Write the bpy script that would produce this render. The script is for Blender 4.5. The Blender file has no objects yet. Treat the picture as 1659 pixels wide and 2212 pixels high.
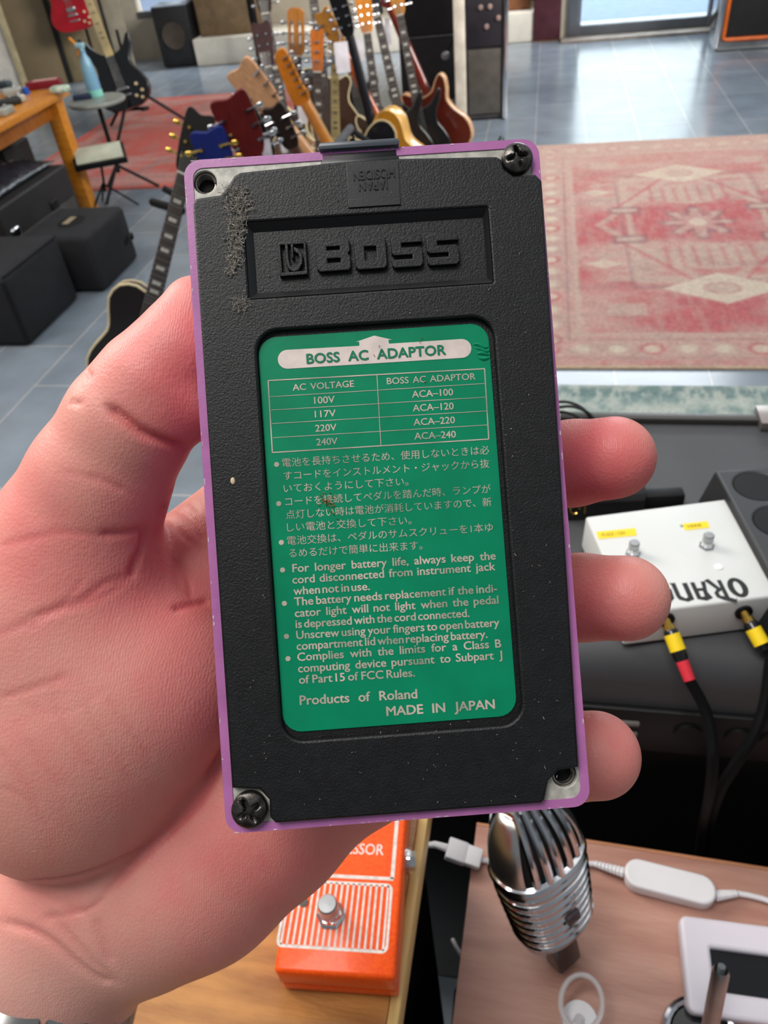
import bpy, bmesh, math, random
import numpy as np
from mathutils import Vector, Matrix
random.seed(7); RNG = np.random.default_rng(7)
SC = bpy.context.scene; COL = SC.collection

# ------------------------------------------------------------------ camera
IW, IH, FPX, EYE = 1659., 2212., 1641., 1.35
_y = np.array([1190-IW/2, -355-IH/2, FPX]); _y /= np.linalg.norm(_y)
_x = np.array([math.cos(math.radians(7)), -math.sin(math.radians(7)), 0.]); _x -= _y*_x.dot(_y); _x /= np.linalg.norm(_x)
_z = -np.cross(_y, _x); _z = _z if _z[1] < 0 else -_z
RC = np.stack([_x, _y, _z])                    # world = RC @ (right, down, forward)
O = np.array([0, 0, EYE])
def ray(px, py): return RC @ np.array([(px-IW/2)/FPX, (py-IH/2)/FPX, 1.])
def F(px, py, z=0.):                           # the point of height z that is seen at a pixel of the photograph
    d = ray(px, py); return O + d*(z-EYE)/d[2]
def FY(px, py, y):
    d = ray(px, py); return O + d*y/d[1]
def P(px, py, dep): return O + dep*ray(px, py)
cd = bpy.data.cameras.new('camera'); cam = bpy.data.objects.new('camera', cd); COL.objects.link(cam)
cd.sensor_fit = 'VERTICAL'; cd.sensor_height = 36.; cd.lens = FPX/IH*36.; cd.clip_start = .01; cd.clip_end = 200
M = Matrix.Identity(4)
for i in range(3):
    M[i][0], M[i][1], M[i][2], M[i][3] = RC[i, 0], -RC[i, 1], -RC[i, 2], O[i]
cam.matrix_world = M; SC.camera = cam
cd.dof.use_dof = True; cd.dof.focus_distance = .150; cd.dof.aperture_fstop = 40.

# ------------------------------------------------------------------ light and exposure
SC.view_settings.view_transform = 'Standard'; SC.view_settings.look = 'None'
SC.view_settings.exposure = 0.0; SC.view_settings.gamma = 1.0
SC.view_settings.use_curve_mapping = False
wd = bpy.data.worlds.new('world'); SC.world = wd; wd.use_nodes = True
nt = wd.node_tree; bg = nt.nodes['Background']
tc = nt.nodes.new('ShaderNodeTexCoord'); sx = nt.nodes.new('ShaderNodeSeparateXYZ'); cr = nt.nodes.new('ShaderNodeValToRGB')
mr = nt.nodes.new('ShaderNodeMapRange'); mr.inputs[1].default_value = -1
nt.links.new(tc.outputs['Generated'], sx.inputs[0]); nt.links.new(sx.outputs[2], mr.inputs[0])
nt.links.new(mr.outputs[0], cr.inputs[0])
my_ = nt.nodes.new('ShaderNodeMapRange'); my_.inputs[1].default_value = -.8; my_.inputs[2].default_value = .8; my_.inputs[3].default_value = .42; my_.inputs[4].default_value = 1.2
mxw = nt.nodes.new('ShaderNodeMix'); mxw.data_type = 'RGBA'; mxw.blend_type = 'MULTIPLY'; mxw.inputs[0].default_value = 1.
nt.links.new(sx.outputs[1], my_.inputs[0]); nt.links.new(cr.outputs[0], mxw.inputs[6]); nt.links.new(my_.outputs[0], mxw.inputs[7]); nt.links.new(mxw.outputs[2], bg.inputs[0])
cr.color_ramp.elements[0].position = .40; cr.color_ramp.elements[0].color = (.16, .15, .14, 1)
cr.color_ramp.elements[1].position = .56; cr.color_ramp.elements[1].color = (.82, .92, 1.0, 1)
e = cr.color_ramp.elements.new(1.); e.color = (.70, .74, .78, 1)
bg.inputs[1].default_value = .60
def area(name, loc, aim, sx_, sy_, power, color=(1, 1, 1)):
    l = bpy.data.lights.new(name, 'AREA'); l.shape = 'RECTANGLE'; l.size = sx_; l.size_y = sy_; l.energy = power; l.color = color
    o = bpy.data.objects.new(name, l); COL.objects.link(o); o.location = loc
    o.rotation_euler = (Vector(aim)-Vector(loc)).to_track_quat('-Z', 'Y').to_euler(); return o
area('side_window_daylight', (-2.7, 1.5, 3.0), (0, .2, 1.1), 1.4, 1.6, 85, (1.0, .92, .83))
area('shop_front_daylight', (1.0, 9.5, 3.4), (0.2, 2.5, .4), 3.0, 2.4, 260, (.88, .95, 1.0))
area('overhead_fill', (-.7, -.25, 3.6), (0, .2, 1.2), 1.4, 1.2, 58, (1, .97, .93))  # lamp added overhead to brighten pedal face and hand; no known skylight
area('street_daylight', (0, 9.2, 6.5), (0, 19, 2.0), 8., 3., 4200, (.93, .97, 1.0))
rw_ = area('right_window_daylight', (3.4, 2.6, 3.2), (-3.0, 7.6, .2), 2.4, 1.6, 85, (1, .98, .94)); rw_.data.spread = math.radians(75)
area('ceiling_lamp_daylight', (-.2, 2.6, 3.6), (-.2, 2.6, 0), 3.0, 3.0, 24, (1, .97, .93))

# ------------------------------------------------------------------ helpers
def lin(c):
    c = [x/255. for x in c[:3]]
    return tuple(x/12.92 if x <= .04045 else ((x+.055)/1.055)**2.4 for x in c) + (1.,)
MATS = {}
def mat(name, rgb, rough=.5, metal=0., var=.12, vscale=12., bump=0., bscale=200., trans=0., emit=0., spec=.5, coat=0., stretch=None, attr=None, rgb2=None, ior=1.45):
    if name in MATS: return MATS[name]
    m = bpy.data.materials.new(name); m.use_nodes = True; MATS[name] = m
    t = m.node_tree; b = t.nodes['Principled BSDF']; N = t.nodes.new; L = t.links.new
    c = lin(rgb); b.inputs['Roughness'].default_value = rough; b.inputs['Metallic'].default_value = metal
    b.inputs['Specular IOR Level'].default_value = spec; b.inputs['IOR'].default_value = ior
    b.inputs['Transmission Weight'].default_value = trans; b.inputs['Coat Weight'].default_value = coat
    co = N('ShaderNodeTexCoord'); src = co.outputs['Object']
    if stretch:
        mp = N('ShaderNodeMapping'); mp.inputs['Scale'].default_value = stretch; L(src, mp.inputs[0]); src = mp.outputs[0]
    if attr:
        at = N('ShaderNodeAttribute'); at.attribute_name = attr; base = at.outputs['Color']
    else: base = None
    nz = N('ShaderNodeTexNoise'); nz.inputs['Scale'].default_value = vscale; nz.inputs['Detail'].default_value = 6; L(src, nz.inputs['Vector'])
    mx = N('ShaderNodeMix'); mx.data_type = 'RGBA'
    if rgb2: d = lin(rgb2)
    else: d = tuple(x*(1-var*2.2) for x in c[:3]) + (1,)
    rp = N('ShaderNodeMapRange'); rp.inputs[1].default_value = .35; rp.inputs[2].default_value = .65; L(nz.outputs[0], rp.inputs[0])
    L(rp.outputs[0], mx.inputs[0]); mx.inputs[6].default_value = c; mx.inputs[7].default_value = d
    out = mx.outputs[2]
    if base is not None:
        m2 = N('ShaderNodeMix'); m2.data_type = 'RGBA'; m2.blend_type = 'MULTIPLY'; m2.inputs[0].default_value = 1.
        L(base, m2.inputs[6]); L(mx.outputs[2], m2.inputs[7]); out = m2.outputs[2]
    L(out, b.inputs['Base Color'])
    if emit:
        L(out, b.inputs['Emission Color']); b.inputs['Emission Strength'].default_value = emit
    if bump:
        n2 = N('ShaderNodeTexNoise'); n2.inputs['Scale'].default_value = bscale; n2.inputs['Detail'].default_value = 4; L(src, n2.inputs['Vector'])
        bp = N('ShaderNodeBump'); bp.inputs['Strength'].default_value = bump; bp.inputs['Distance'].default_value = .3/bscale
        L(n2.outputs[0], bp.inputs['Height']); L(bp.outputs[0], b.inputs['Normal'])
    return m

class MB:
    def __init__(s): s.v = []; s.f = []
    def add(s, vf, mtx=None):
        v, f = vf; n = len(s.v)
        if mtx is not None:
            a = np.array(mtx); v = np.asarray(v, float).reshape(-1, 3) @ a[:3, :3].T + a[:3, 3]
        s.v += [tuple(map(float, p)) for p in v]; s.f += [tuple(int(i)+n for i in q) for q in f]; return s
def bm_vf(bm):
    bm.verts.index_update(); r = ([tuple(v.co) for v in bm.verts], [tuple(v.index for v in f.verts) for f in bm.faces]); bm.free(); return r
def box(c, s, bev=0., seg=2, top=None):
    bm = bmesh.new(); bmesh.ops.create_cube(bm, size=1.)
    for v in bm.verts:
        k = top if (top and v.co.z > 0) else (1, 1)
        v.co = Vector((v.co.x*s[0]*k[0], v.co.y*s[1]*k[1], v.co.z*s[2])) + Vector(c)
    if bev: bmesh.ops.bevel(bm, geom=bm.edges[:], offset=bev, segments=seg, profile=.5, affect='EDGES')
    return bm_vf(bm)
def tube(pts, r, n=10, closed=False):
    pts = [Vector(p) for p in pts]; k = len(pts); rs = r if hasattr(r, '__len__') else [r]*k
    v = []; f = []; up = None
    for i, p in enumerate(pts):
        if closed: t = pts[(i+1) % k]-pts[i-1]
        else: t = pts[min(i+1, k-1)]-pts[max(i-1, 0)]
        t.normalize()
        if up is None:
            up = Vector((0, 0, 1)) if abs(t.z) < .9 else Vector((1, 0, 0))
        a = up - t*up.dot(t)
        if a.length < 1e-6: a = t.orthogonal()
        a.normalize(); up = a; b = t.cross(a)
        for j in range(n):
            q = 2*math.pi*j/n; v.append(tuple(p + (a*math.cos(q)+b*math.sin(q))*rs[i]))
    for i in range(k if closed else k-1):
        i2 = (i+1) % k
        for j in range(n):
            f.append((i*n+j, i*n+(j+1) % n, i2*n+(j+1) % n, i2*n+j))
    if not closed: f += [tuple(range(n))[::-1], tuple(range((k-1)*n, k*n))]
    return v, f
def lathe(prof, n=24):
    v = []; f = []; k = len(prof)
    for r, z in prof:
        for j in range(n):
            q = 2*math.pi*j/n; v.append((r*math.cos(q), r*math.sin(q), z))
    for i in range(k-1):
        for j in range(n): f.append((i*n+j, i*n+(j+1) % n, (i+1)*n+(j+1) % n, (i+1)*n+j))
    f += [tuple(range(n))[::-1], tuple(range((k-1)*n, k*n))]; return v, f
def ball(c, r, n=16):
    bm = bmesh.new(); bmesh.ops.create_uvsphere(bm, u_segments=n, v_segments=n//2+2, radius=1.)
    r = r if hasattr(r, '__len__') else (r, r, r)
    for v in bm.verts: v.co = Vector((v.co.x*r[0]+c[0], v.co.y*r[1]+c[1], v.co.z*r[2]+c[2]))
    return bm_vf(bm)
def curve_vf(cu):
    o = bpy.data.objects.new('tmp', cu); me = bpy.data.meshes.new_from_object(o)
    n = len(me.vertices); a = np.empty(n*3); me.vertices.foreach_get('co', a)
    f = [tuple(p.vertices) for p in me.polygons]
    bpy.data.objects.remove(o); bpy.data.meshes.remove(me); bpy.data.curves.remove(cu); return a.reshape(-1, 3), f
def plate(loops, z0, z1, bev=0., seg=2):       # flat plate with holes, edges rounded by bev
    cu = bpy.data.curves.new('c', 'CURVE'); cu.dimensions = '2D'; cu.fill_mode = 'BOTH'
    cu.extrude = max((z1-z0)/2-bev, 0); cu.bevel_depth = bev; cu.bevel_resolution = seg; cu.offset = -bev
    for lp in loops:
        s = cu.splines.new('POLY'); s.points.add(len(lp)-1); s.use_cyclic_u = True
        for p, q in zip(s.points, lp): p.co = (q[0], q[1], 0, 1)
    v, f = curve_vf(cu); v = v.copy(); v[:, 2] += (z0+z1)/2; return v, f
def text_vf(s, bold=0.):
    cu = bpy.data.curves.new('t', 'FONT'); cu.body = s; cu.size = 1.; cu.offset = bold; cu.resolution_u = 3
    return curve_vf(cu)
def rrect(x0, y0, x1, y1, r, n=6):
    o = []
    for cx, cy, a in ((x1-r, y1-r, 0), (x0+r, y1-r, 90), (x0+r, y0+r, 180), (x1-r, y0+r, 270)):
        for k in range(n+1):
            q = math.radians(a+90*k/n); o.append((cx+r*math.cos(q), cy+r*math.sin(q)))
    return o
def circle(cx, cy, r, n=20): return [(cx+r*math.cos(2*math.pi*k/n), cy+r*math.sin(2*math.pi*k/n)) for k in range(n)]
def catmull(pts, n=6, closed=True):
    pts = [np.array(p, float) for p in pts]; k = len(pts); o = []
    for i in range(k if closed else k-1):
        g = (lambda j: pts[j % k]) if closed else (lambda j: pts[min(max(j, 0), k-1)])
        a, b, c, d = g(i-1), g(i), g(i+1), g(i+2)
        for j in range(n):
            t = j/n; o.append(.5*((2*b)+(-a+c)*t+(2*a-5*b+4*c-d)*t*t+(-a+3*b-3*c+d)*t**3))
    if not closed: o.append(pts[-1])
    return [tuple(p) for p in o]
def frame(o, x, y, z):
    m = Matrix.Identity(4)
    for i in range(3): m[i][0], m[i][1], m[i][2], m[i][3] = x[i], y[i], z[i], o[i]
    return m
def tr(x, y, z, rz=0.): return Matrix.Translation((x, y, z)) @ Matrix.Rotation(rz, 4, 'Z')
def mesh(name, mb, m, parent=None, sharp=32., smooth=True):
    me = bpy.data.meshes.new(name); v, f = (mb.v, mb.f) if isinstance(mb, MB) else mb
    me.from_pydata([tuple(p) for p in v], [], f); me.materials.append(m)
    if smooth:
        me.polygons.foreach_set('use_smooth', [True]*len(me.polygons)); me.set_sharp_from_angle(angle=math.radians(sharp))
    me.validate(); o = bpy.data.objects.new(name, me); COL.objects.link(o)
    if parent: o.parent = parent
    return o
def tag(o, label, cat, group=None, kind=None):
    if label: o['label'] = label
    if cat: o['category'] = cat
    if group: o['group'] = group
    if kind: o['kind'] = kind
    return o
def thing(name, label, cat, mtx=None, group=None):
    o = bpy.data.objects.new(name, None); COL.objects.link(o); o.empty_display_size = .02
    if mtx is not None: o.matrix_world = mtx
    return tag(o, label, cat, group)
def struct(name, mb, m, **k):
    o = mesh(name, mb, m, **k); o['kind'] = 'structure'; return o
def lerp(a, b, t): return np.array(a)*(1-t)+np.array(b)*t

# ------------------------------------------------------------------ shared materials
M_BLACK = mat('black_vinyl', (34, 34, 36), .55, var=.15, bump=.3, bscale=900)
M_CLOTH = mat('black_cover_cloth', (30, 30, 34), .85, var=.15, bump=.2, bscale=300)
M_GREYBLK = mat('grey_black_tolex', (70, 71, 74), .6, var=.08, bump=.2, bscale=700)
M_GLOSSBLK = mat('gloss_black_paint', (16, 16, 18), .22, var=.1, coat=.4)
M_CHROME = mat('chrome', (212, 212, 215), .12, 1., var=.03)
M_STEEL = mat('brushed_steel', (175, 175, 176), .33, 1., var=.08, vscale=60)
M_GOLD = mat('gold_plating', (225, 185, 90), .2, 1., var=.05)
M_WHITE = mat('white_plastic', (232, 230, 234), .38, var=.03)
M_TUBE = mat('black_tube', (17, 17, 18), .55, var=.1, spec=.3)

# ------------------------------------------------------------------ setting: floor, walls, door, window
def floor_mat():
    m = bpy.data.materials.new('slate_tiles'); m.use_nodes = True; t = m.node_tree; N = t.nodes.new; L = t.links.new
    b = t.nodes['Principled BSDF']; co = N('ShaderNodeTexCoord'); s = N('ShaderNodeSeparateXYZ'); L(co.outputs['Object'], s.inputs[0])
    ad = N('ShaderNodeMath'); ad.operation = 'ADD'; ad.inputs[1].default_value = -.2702+.2945*40; L(s.outputs[0], ad.inputs[0])
    a2 = N('ShaderNodeMath'); a2.operation = 'ADD'; a2.inputs[1].default_value = -2.158+.589*20; L(s.outputs[1], a2.inputs[0])
    c = N('ShaderNodeCombineXYZ'); L(a2.outputs[0], c.inputs[0]); L(ad.outputs[0], c.inputs[1])
    k = N('ShaderNodeTexBrick'); k.offset = .5; k.inputs['Scale'].default_value = 1.; k.inputs['Brick Width'].default_value = .589
    k.inputs['Row Height'].default_value = .2945; k.inputs['Mortar Size'].default_value = .0024; k.inputs['Mortar Smooth'].default_value = .1
    k.inputs['Color1'].default_value = lin((134, 144, 155)); k.inputs['Color2'].default_value = lin((122, 133, 145)); k.inputs['Mortar'].default_value = lin((186, 182, 178))
    k.inputs['Bias'].default_value = 0; L(c.outputs[0], k.inputs['Vector'])
    nz = N('ShaderNodeTexNoise'); nz.inputs['Scale'].default_value = 5; nz.inputs['Detail'].default_value = 8; L(co.outputs['Object'], nz.inputs['Vector'])
    rp = N('ShaderNodeMapRange'); rp.inputs[1].default_value = .3; rp.inputs[2].default_value = .7; rp.inputs[3].default_value = .82; rp.inputs[4].default_value = 1.1; L(nz.outputs[0], rp.inputs[0])
    mx = N('ShaderNodeMix'); mx.data_type = 'RGBA'; mx.blend_type = 'MULTIPLY'; mx.inputs[0].default_value = 1
    L(k.outputs[0], mx.inputs[6]); L(rp.outputs[0], mx.inputs[7]); L(mx.outputs[2], b.inputs['Base Color'])
    b.inputs['Roughness'].default_value = .2; b.inputs['Specular IOR Level'].default_value = .8
    bp = N('ShaderNodeBump'); bp.inputs['Strength'].default_value = .25; bp.inputs['Distance'].default_value = .004
    L(nz.outputs[0], bp.inputs['Height']); L(bp.outputs[0], b.inputs['Normal'])
    return m
FLM = floor_mat()
struct('floor', MB().add(box((-1.2, 3.7, -.05), (9.0, 9.8, .1))), FLM)
M_WALL = mat('plaster_wall', (196, 186, 168), .8, var=.05, bump=.1, bscale=80)
M_CREAM = mat('cream_plinth_paint', (246, 238, 222), .5, var=.04)
M_ALU = mat('grey_door_aluminium', (120, 122, 128), .35, .6, var=.05)
M_GLASS = mat('clear_glass', (235, 245, 248), .02, trans=1., var=0., ior=1.05)
M_TAN = mat('tan_panel', (128, 112, 84), .6, var=.08, vscale=3)
WB = 8.45
struct('wall_back', MB().add(box((-2.75, WB+.06, 1.5), (5.95, .12, 3.0))) , M_WALL)
bpy.data.objects.remove(bpy.data.objects['wall_back'])
# back wall, pieced round the window (left) and the glass door (right)
wx0, wx1, wz0 = FY(298, 30, 8.45)[0], FY(410, 30, 8.45)[0], FY(350, 36, 8.45)[2]
wbm = MB()
wbm.add(box(((-5.7+wx0)/2, WB+.06, 1.5), (wx0+5.7, .12, 3.0))).add(box(((wx0+wx1)/2, WB+.06, wz0/2), (wx1-wx0, .12, wz0)))
wbm.add(box(((wx0+wx1)/2, WB+.06, 2.7), (wx1-wx0, .12, .6))).add(box(((wx1+.14)/2, WB+.06, 1.5), (.14-wx1, .12, 3.0)))
wbm.add(box((.17, 8.17, 1.5), (.06, .68, 3.0))).add(box((.95, 7.92, 2.75), (1.62, .12, .5))).add(box((2.53, 7.92, 1.5), (1.54, .12, 3.0)))
struct('wall_back', wbm, M_WALL)
w1 = mesh('window_1', MB().add(box(((wx0+wx1)/2, WB+.03, wz0+.03), (wx1-wx0, .1, .05))).add(box(((wx0+wx1)/2, WB+.03, 1.5), (.05, .08, 1.9))).add(box((wx0+.02, WB+.03, 1.5), (.05, .08, 1.9))).add(box((wx1-.02, WB+.03, 1.5), (.05, .08, 1.9))), M_ALU); w1['kind'] = 'structure'
mesh('window_pane', box(((wx0+wx1)/2, WB+.05, 1.5), (wx1-wx0, .006, 1.9)), M_GLASS, w1)
struct('wall_left', MB().add(box((-5.64, 3.8, 1.5), (.12, 9.4, 3.0))), M_WALL)
struct('trim_1', MB().add(box((-1.55, 8.14, .11), (3.36, .58, .22), .01)), M_CREAM)
dr = struct('door_1', MB().add(box((.255, 7.83, 1.2), (.11, .09, 2.4), .006)).add(box((.83, 7.83, .05), (1.1, .07, .1), .006)).add(box((1.40, 7.83, 1.2), (.13, .09, 2.4), .006)).add(box((1.66, 7.83, 1.2), (.07, .09, 2.4), .006)).add(box((.95, 7.83, 2.42), (1.5, .09, .1), .006)).add(box((1.53, 7.83, .2), (.2, .06, .24), .004)), M_ALU)
mesh('glass_pane', MB().add(box((.82, 7.83, 1.24), (1.04, .006, 2.28))).add(box((1.54, 7.83, 1.3), (.17, .006, 2.0))), M_GLASS, dr)
mesh('door_sill', box((.9, 7.72, .012), (1.5, .16, .024), .004), mat('stone_sill', (170, 158, 148), .5), dr)
struct('trim_2', MB().add(box((0, 14.0, -.06), (16, 11.0, .1))), mat('street_paving', (98, 112, 134), .7, var=.06))
struct('trim_3', MB().add(box((0, 19.0, 2.5), (16, .4, 5.1))), mat('street_facade', (244, 243, 240), .8, var=.03))

# ------------------------------------------------------------------ rugs (woven pattern as a colour attribute on a fine grid)
def vnoise(x, y, s, seed, octv=4):
    r = np.zeros_like(x); amp = 1.; tot = 0
    for o in range(octv):
        g = np.random.default_rng(seed+o).random((64, 64)); fx = x*s; fy = y*s
        i = np.floor(fx).astype(int); j = np.floor(fy).astype(int); u = fx-i; w = fy-j; u = u*u*(3-2*u); w = w*w*(3-2*w)
        a = g[i % 64, j % 64]*(1-u)+g[(i+1) % 64, j % 64]*u; b = g[i % 64, (j+1) % 64]*(1-u)+g[(i+1) % 64, (j+1) % 64]*u
        r += amp*(a*(1-w)+b*w); tot += amp; amp *= .55; s *= 2.1
    return r/tot
def rug(name, label, x0, x1, y0, y1, step, fn, m, rz=0.):
    nx = int((x1-x0)/step)+1; ny = int((y1-y0)/step)+1
    X, Y = np.meshgrid(np.linspace(x0, x1, nx), np.linspace(y0, y1, ny), indexing='ij')
    c = fn(X, Y).reshape(-1, 3); zz = .006+.0015*vnoise(X, Y, 3, 3)
    V = np.stack([X, Y, zz], -1).reshape(-1, 3); idx = np.arange(nx*ny).reshape(nx, ny)
    Q = np.stack([idx[:-1, :-1], idx[1:, :-1], idx[1:, 1:], idx[:-1, 1:]], -1).reshape(-1, 4)
    bd = np.concatenate([idx[:, 0], idx[-1, 1:], idx[::-1, -1][1:], idx[0, ::-1][1:-1]]); n0 = len(V)
    Vb = V[bd].copy(); Vb[:, 2] = .0005; nb = len(bd)
    S = [(int(bd[i]), n0+i, n0+(i+1) % nb, int(bd[(i+1) % nb])) for i in range(nb)]
    o = mesh(name, (np.concatenate([V, Vb]), [tuple(map(int, q)) for q in Q]+S+[tuple(range(n0, n0+nb))[::-1]]), m)
    at = o.data.color_attributes.new('weave', 'FLOAT_COLOR', 'POINT')
    cc = np.concatenate([c, c[bd]]); at.data.foreach_set('color', np.concatenate([cc, np.ones((len(cc), 1))], 1).astype(np.float32).ravel())
    return tag(o, label, 'rug')
def L3(c): return np.array(lin(c)[:3])
M_RUG = mat('woven_wool', (238, 240, 238), .95, var=.1, vscale=90, bump=.4, bscale=500, attr='weave', spec=.2)
def persian(X, Y):
    RED, PINK, BEI, CRM, DRK = L3((202, 112, 116)), L3((208, 162, 155)), L3((208, 180, 168)), L3((226, 208, 190)), L3((150, 112, 122))
    n1 = vnoise(X+9, Y*2+9, 2.4, 11); n2 = vnoise(X*3+5, Y*9+5, 3.0, 21); n3 = vnoise(X*14+3, Y*3+3, 3., 31)
    w = np.clip((n1-.42)*4+.25, 0, 1)[..., None]
    C = RED*(1-w)+PINK*w
    def put(mask, col, k=1.):
        nonlocal C
        mk = (np.clip(mask, 0, 1)*k)[..., None]; C = C*(1-mk)+col*mk
    sm = lambda d, e=.012: np.clip(.5-d/e, 0, 1)
    cx, cy = .70, 3.53; dx = np.abs(X-cx); dy = np.abs(Y-cy)
    # stepped lattice of the field
    tile = lambda a, p: np.abs(((a/p) % 1)-.5)
    lat = sm(np.maximum(tile(X-cx, .62)*.62, tile(Y-cy, .8)*.55)-.13, .02)
    put(lat*np.clip((n2-.4)*6, 0, 1), BEI, .75)
    put(sm(np.abs(np.maximum(dx*1.25, dy*.62)-.36)-.018), BEI, .85); put(sm(np.abs(np.maximum(dx*1.25, dy*.62)-.40)-.008), DRK, .5)
    put(sm(np.abs(dx+dy*.62-.42)-.02), BEI, .7); put(sm(np.abs(dx+dy*.62-.46)-.008), RED, .8)
    for sg in (1, -1):
        put(sm(np.hypot((X-cx)/1.3, (Y-cy-sg*.36)/1.0)-.13, .02), BEI, .9)
        for k in range(-3, 4): put(sm(np.abs(X-cx-k*.055)-.008)*sm(np.abs(Y-cy-sg*.36)-.10), RED, .6)
        put(sm(np.abs(X-cx)/1.9+np.abs(Y-cy-sg*.66)/1.15-.115, .012), CRM, .97)
        put(sm(np.hypot((X-cx)/1.2, Y-cy-sg*.66)-.05, .01), BEI, .9); put(sm(np.abs(np.hypot((X-cx)/1.2, Y-cy-sg*.66)-.05)-.006), PINK)
        for s2 in (1, -1):
            put(sm(np.maximum(np.abs(X-cx-s2*.30)-.075, np.abs(Y-cy-sg*.17)-.045)), DRK, .6)
            put(sm(np.maximum(np.abs(X-cx-s2*.30)-.055, np.abs(Y-cy-sg*.17)-.022)), BEI, .9)
            put(sm(np.abs(X-cx-s2*.42)/1.5+np.abs(Y-cy-sg*.42)-.05), CRM, .7)
            put(sm(np.maximum(np.abs(X-cx-s2*.36)-.07, np.abs(Y-cy-sg*.83)-.05)), BEI, .8)
    th = np.arctan2(Y-cy, X-cx); rr = np.hypot(X-cx, (Y-cy)*.8)
    put(sm(rr-.13-.03*np.cos(8*th), .02), DRK, .65); put(sm(rr-.09-.03*np.cos(8*th), .02), PINK, .9); put(sm(rr-.035), CRM, .8)
    for k in range(8): put(sm(np.hypot(X-cx-.12*math.cos(k*.785), Y-cy-.15*math.sin(k*.785))-.022), BEI, .8)
    for ox in (1.25, 2.3): 
        put(sm(np.abs(X-ox)/1.6+np.abs(((Y-2.6)/.66 % 1)-.5)*.66-.12), BEI, .6)
    # borders
    bx = X; ly = np.minimum(Y-2.283, 4.77-Y); lx = np.minimum(X+.06, 3.0-X)
    e = np.minimum(ly, lx)
    put(sm(e-.235, .004), PINK, .95)
    al = np.where(lx < ly, Y, X)
    put(sm(e-.23, .004)*np.clip((n2-.35)*3, 0, 1), BEI, .6)
    put(sm(np.abs(e-.228)-.008), BEI, .9); put(sm(np.abs(e-.19)-.004), DRK, .55); put(sm(np.abs(e-.062)-.005), DRK, .5)
    ph = ((al/.115) % 1)-.5; od = (np.floor(al/.115) % 3)
    put(sm(np.hypot(ph*.115, e-.125)-.042, .01), np.where((od == 0)[..., None], RED, BEI), .8)
    put(sm(np.hypot(ph*.115, e-.125)-.026, .01), CRM, .85)
    put(sm(e-.058, .004), PINK, 1.); put(sm(e-.052)*np.clip((n3-.45)*5, 0, 1), RED, .7); put(sm(e-.012, .004), L3((206, 178, 150)), 1.)
    put(np.clip((n3-.5)*3, 0, .6), BEI, .5); put(np.clip((n2-.58)*4, 0, .6), DRK, .35)
    fa = np.clip((Y-3.95)/.5, 0, 1)*.6; put(fa, L3((208, 174, 162)), 1.)
    put(np.clip(vnoise(X*30, Y*8, 3, 41)-.5, 0, 1), CRM, .5)
    return C
rug('persian_rug', 'large faded pink and cream patterned rug lying in front of the glass door', -.06, 3.0, 2.283, 4.77, .0095, persian, M_RUG)
def redrug(X, Y):
    R1, R2, R3 = L3((218, 112, 102)), L3((212, 152, 144)), L3((176, 140, 136)); n = vnoise(X*1.5+20, Y*3+20, 2.5, 51); n2 = vnoise(X*6+20, Y*2+20, 3, 61)
    w = np.clip((n-.42)*5, 0, 1)[..., None]; C = R1*(1-w)+R2*w
    q = np.clip((n2-.55)*5, 0, .7)[..., None]; C = C*(1-q)+R3*q
    e = np.minimum(np.minimum(X+3.3, -1.3-X), np.minimum(Y-4.33, 6.62-Y))
    for a, b, c in ((.0, .06, R1), (.10, .18, R2), (.2, .22, R3)):
        k = ((e >= a) & (e < b))[..., None]*.8; C = C*(1-k)+c*k
    d = np.clip(.5-(np.abs((X+2.6))/1.0+np.abs(Y-5.5)/.9-.55)/.05, 0, 1)[..., None]*.5; C = C*(1-d)+R1*d
    return C
rug('red_rug', 'faded red rug under the black guitar on its tripod, behind the guitar row', -3.3, -1.3, 4.33, 6.62, .02, redrug, M_RUG)
def greenrug(X, Y):
    A, B, D = L3((150, 170, 168)), L3((200, 206, 200)), L3((112, 140, 140)); n = vnoise(X*4+20, Y*6+20, 4, 71); n2 = vnoise(X*25+20, Y*6+20, 3, 81)
    w = np.clip((n-.42)*5, 0, 1)[..., None]; C = A*(1-w)+B*w; q = np.clip((n2-.5)*4, 0, .8)[..., None]; C = C*(1-q)+B*q
    e = np.clip(.5-(np.abs(Y-2.135)-.03)/.02, 0, 1)*np.clip((.62-n2)*5, 0, 1); C = C*(1-.7*e[..., None])+D*.7*e[..., None]
    ph = np.abs(((X/.075) % 1)-.5); k = (np.clip(.5-(np.hypot(ph*.075, (Y-2.06))-.022)/.01, 0, 1)*.6)[..., None]; return C*(1-k)+B*k
rug('runner_rug', 'worn green grey runner rug on the tiles behind the black equipment case', -.35, 2.2, 1.1, 2.176, .0085, greenrug, M_RUG)

# ------------------------------------------------------------------ the held pedal: pose from its four rim corners
PW = .070
_C = [(392, 346), (1161, 297), (1280, 1742), (490, 1803)]
_A = []
for (u, v), (x, y) in zip(((0, 0), (1, 0), (1, 1), (0, 1)), _C):
    x = (x-IW/2)/FPX; y = (y-IH/2)/FPX
    _A += [[u, v, 1, 0, 0, 0, -x*u, -x*v, -x], [0, 0, 0, u, v, 1, -y*u, -y*v, -y]]
_H = np.linalg.svd(np.array(_A))[2][-1].reshape(3, 3); _H = -_H if _H[2, 2] < 0 else _H
_H = _H*PW/np.linalg.norm(_H[:, 0]); PL = float(np.linalg.norm(_H[:, 1]))
_ex = _H[:, 0]/np.linalg.norm(_H[:, 0]); _n = np.cross(_H[:, 0], _H[:, 1]); _n = -_n/np.linalg.norm(_n); _ey = np.cross(_n, _ex)
_oc = _H[:, 2]+_H[:, 0]/2+_H[:, 1]/2                       # centre of the back plate, camera space
PED_CAM = (_oc, _ex, _ey, _n)
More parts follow.
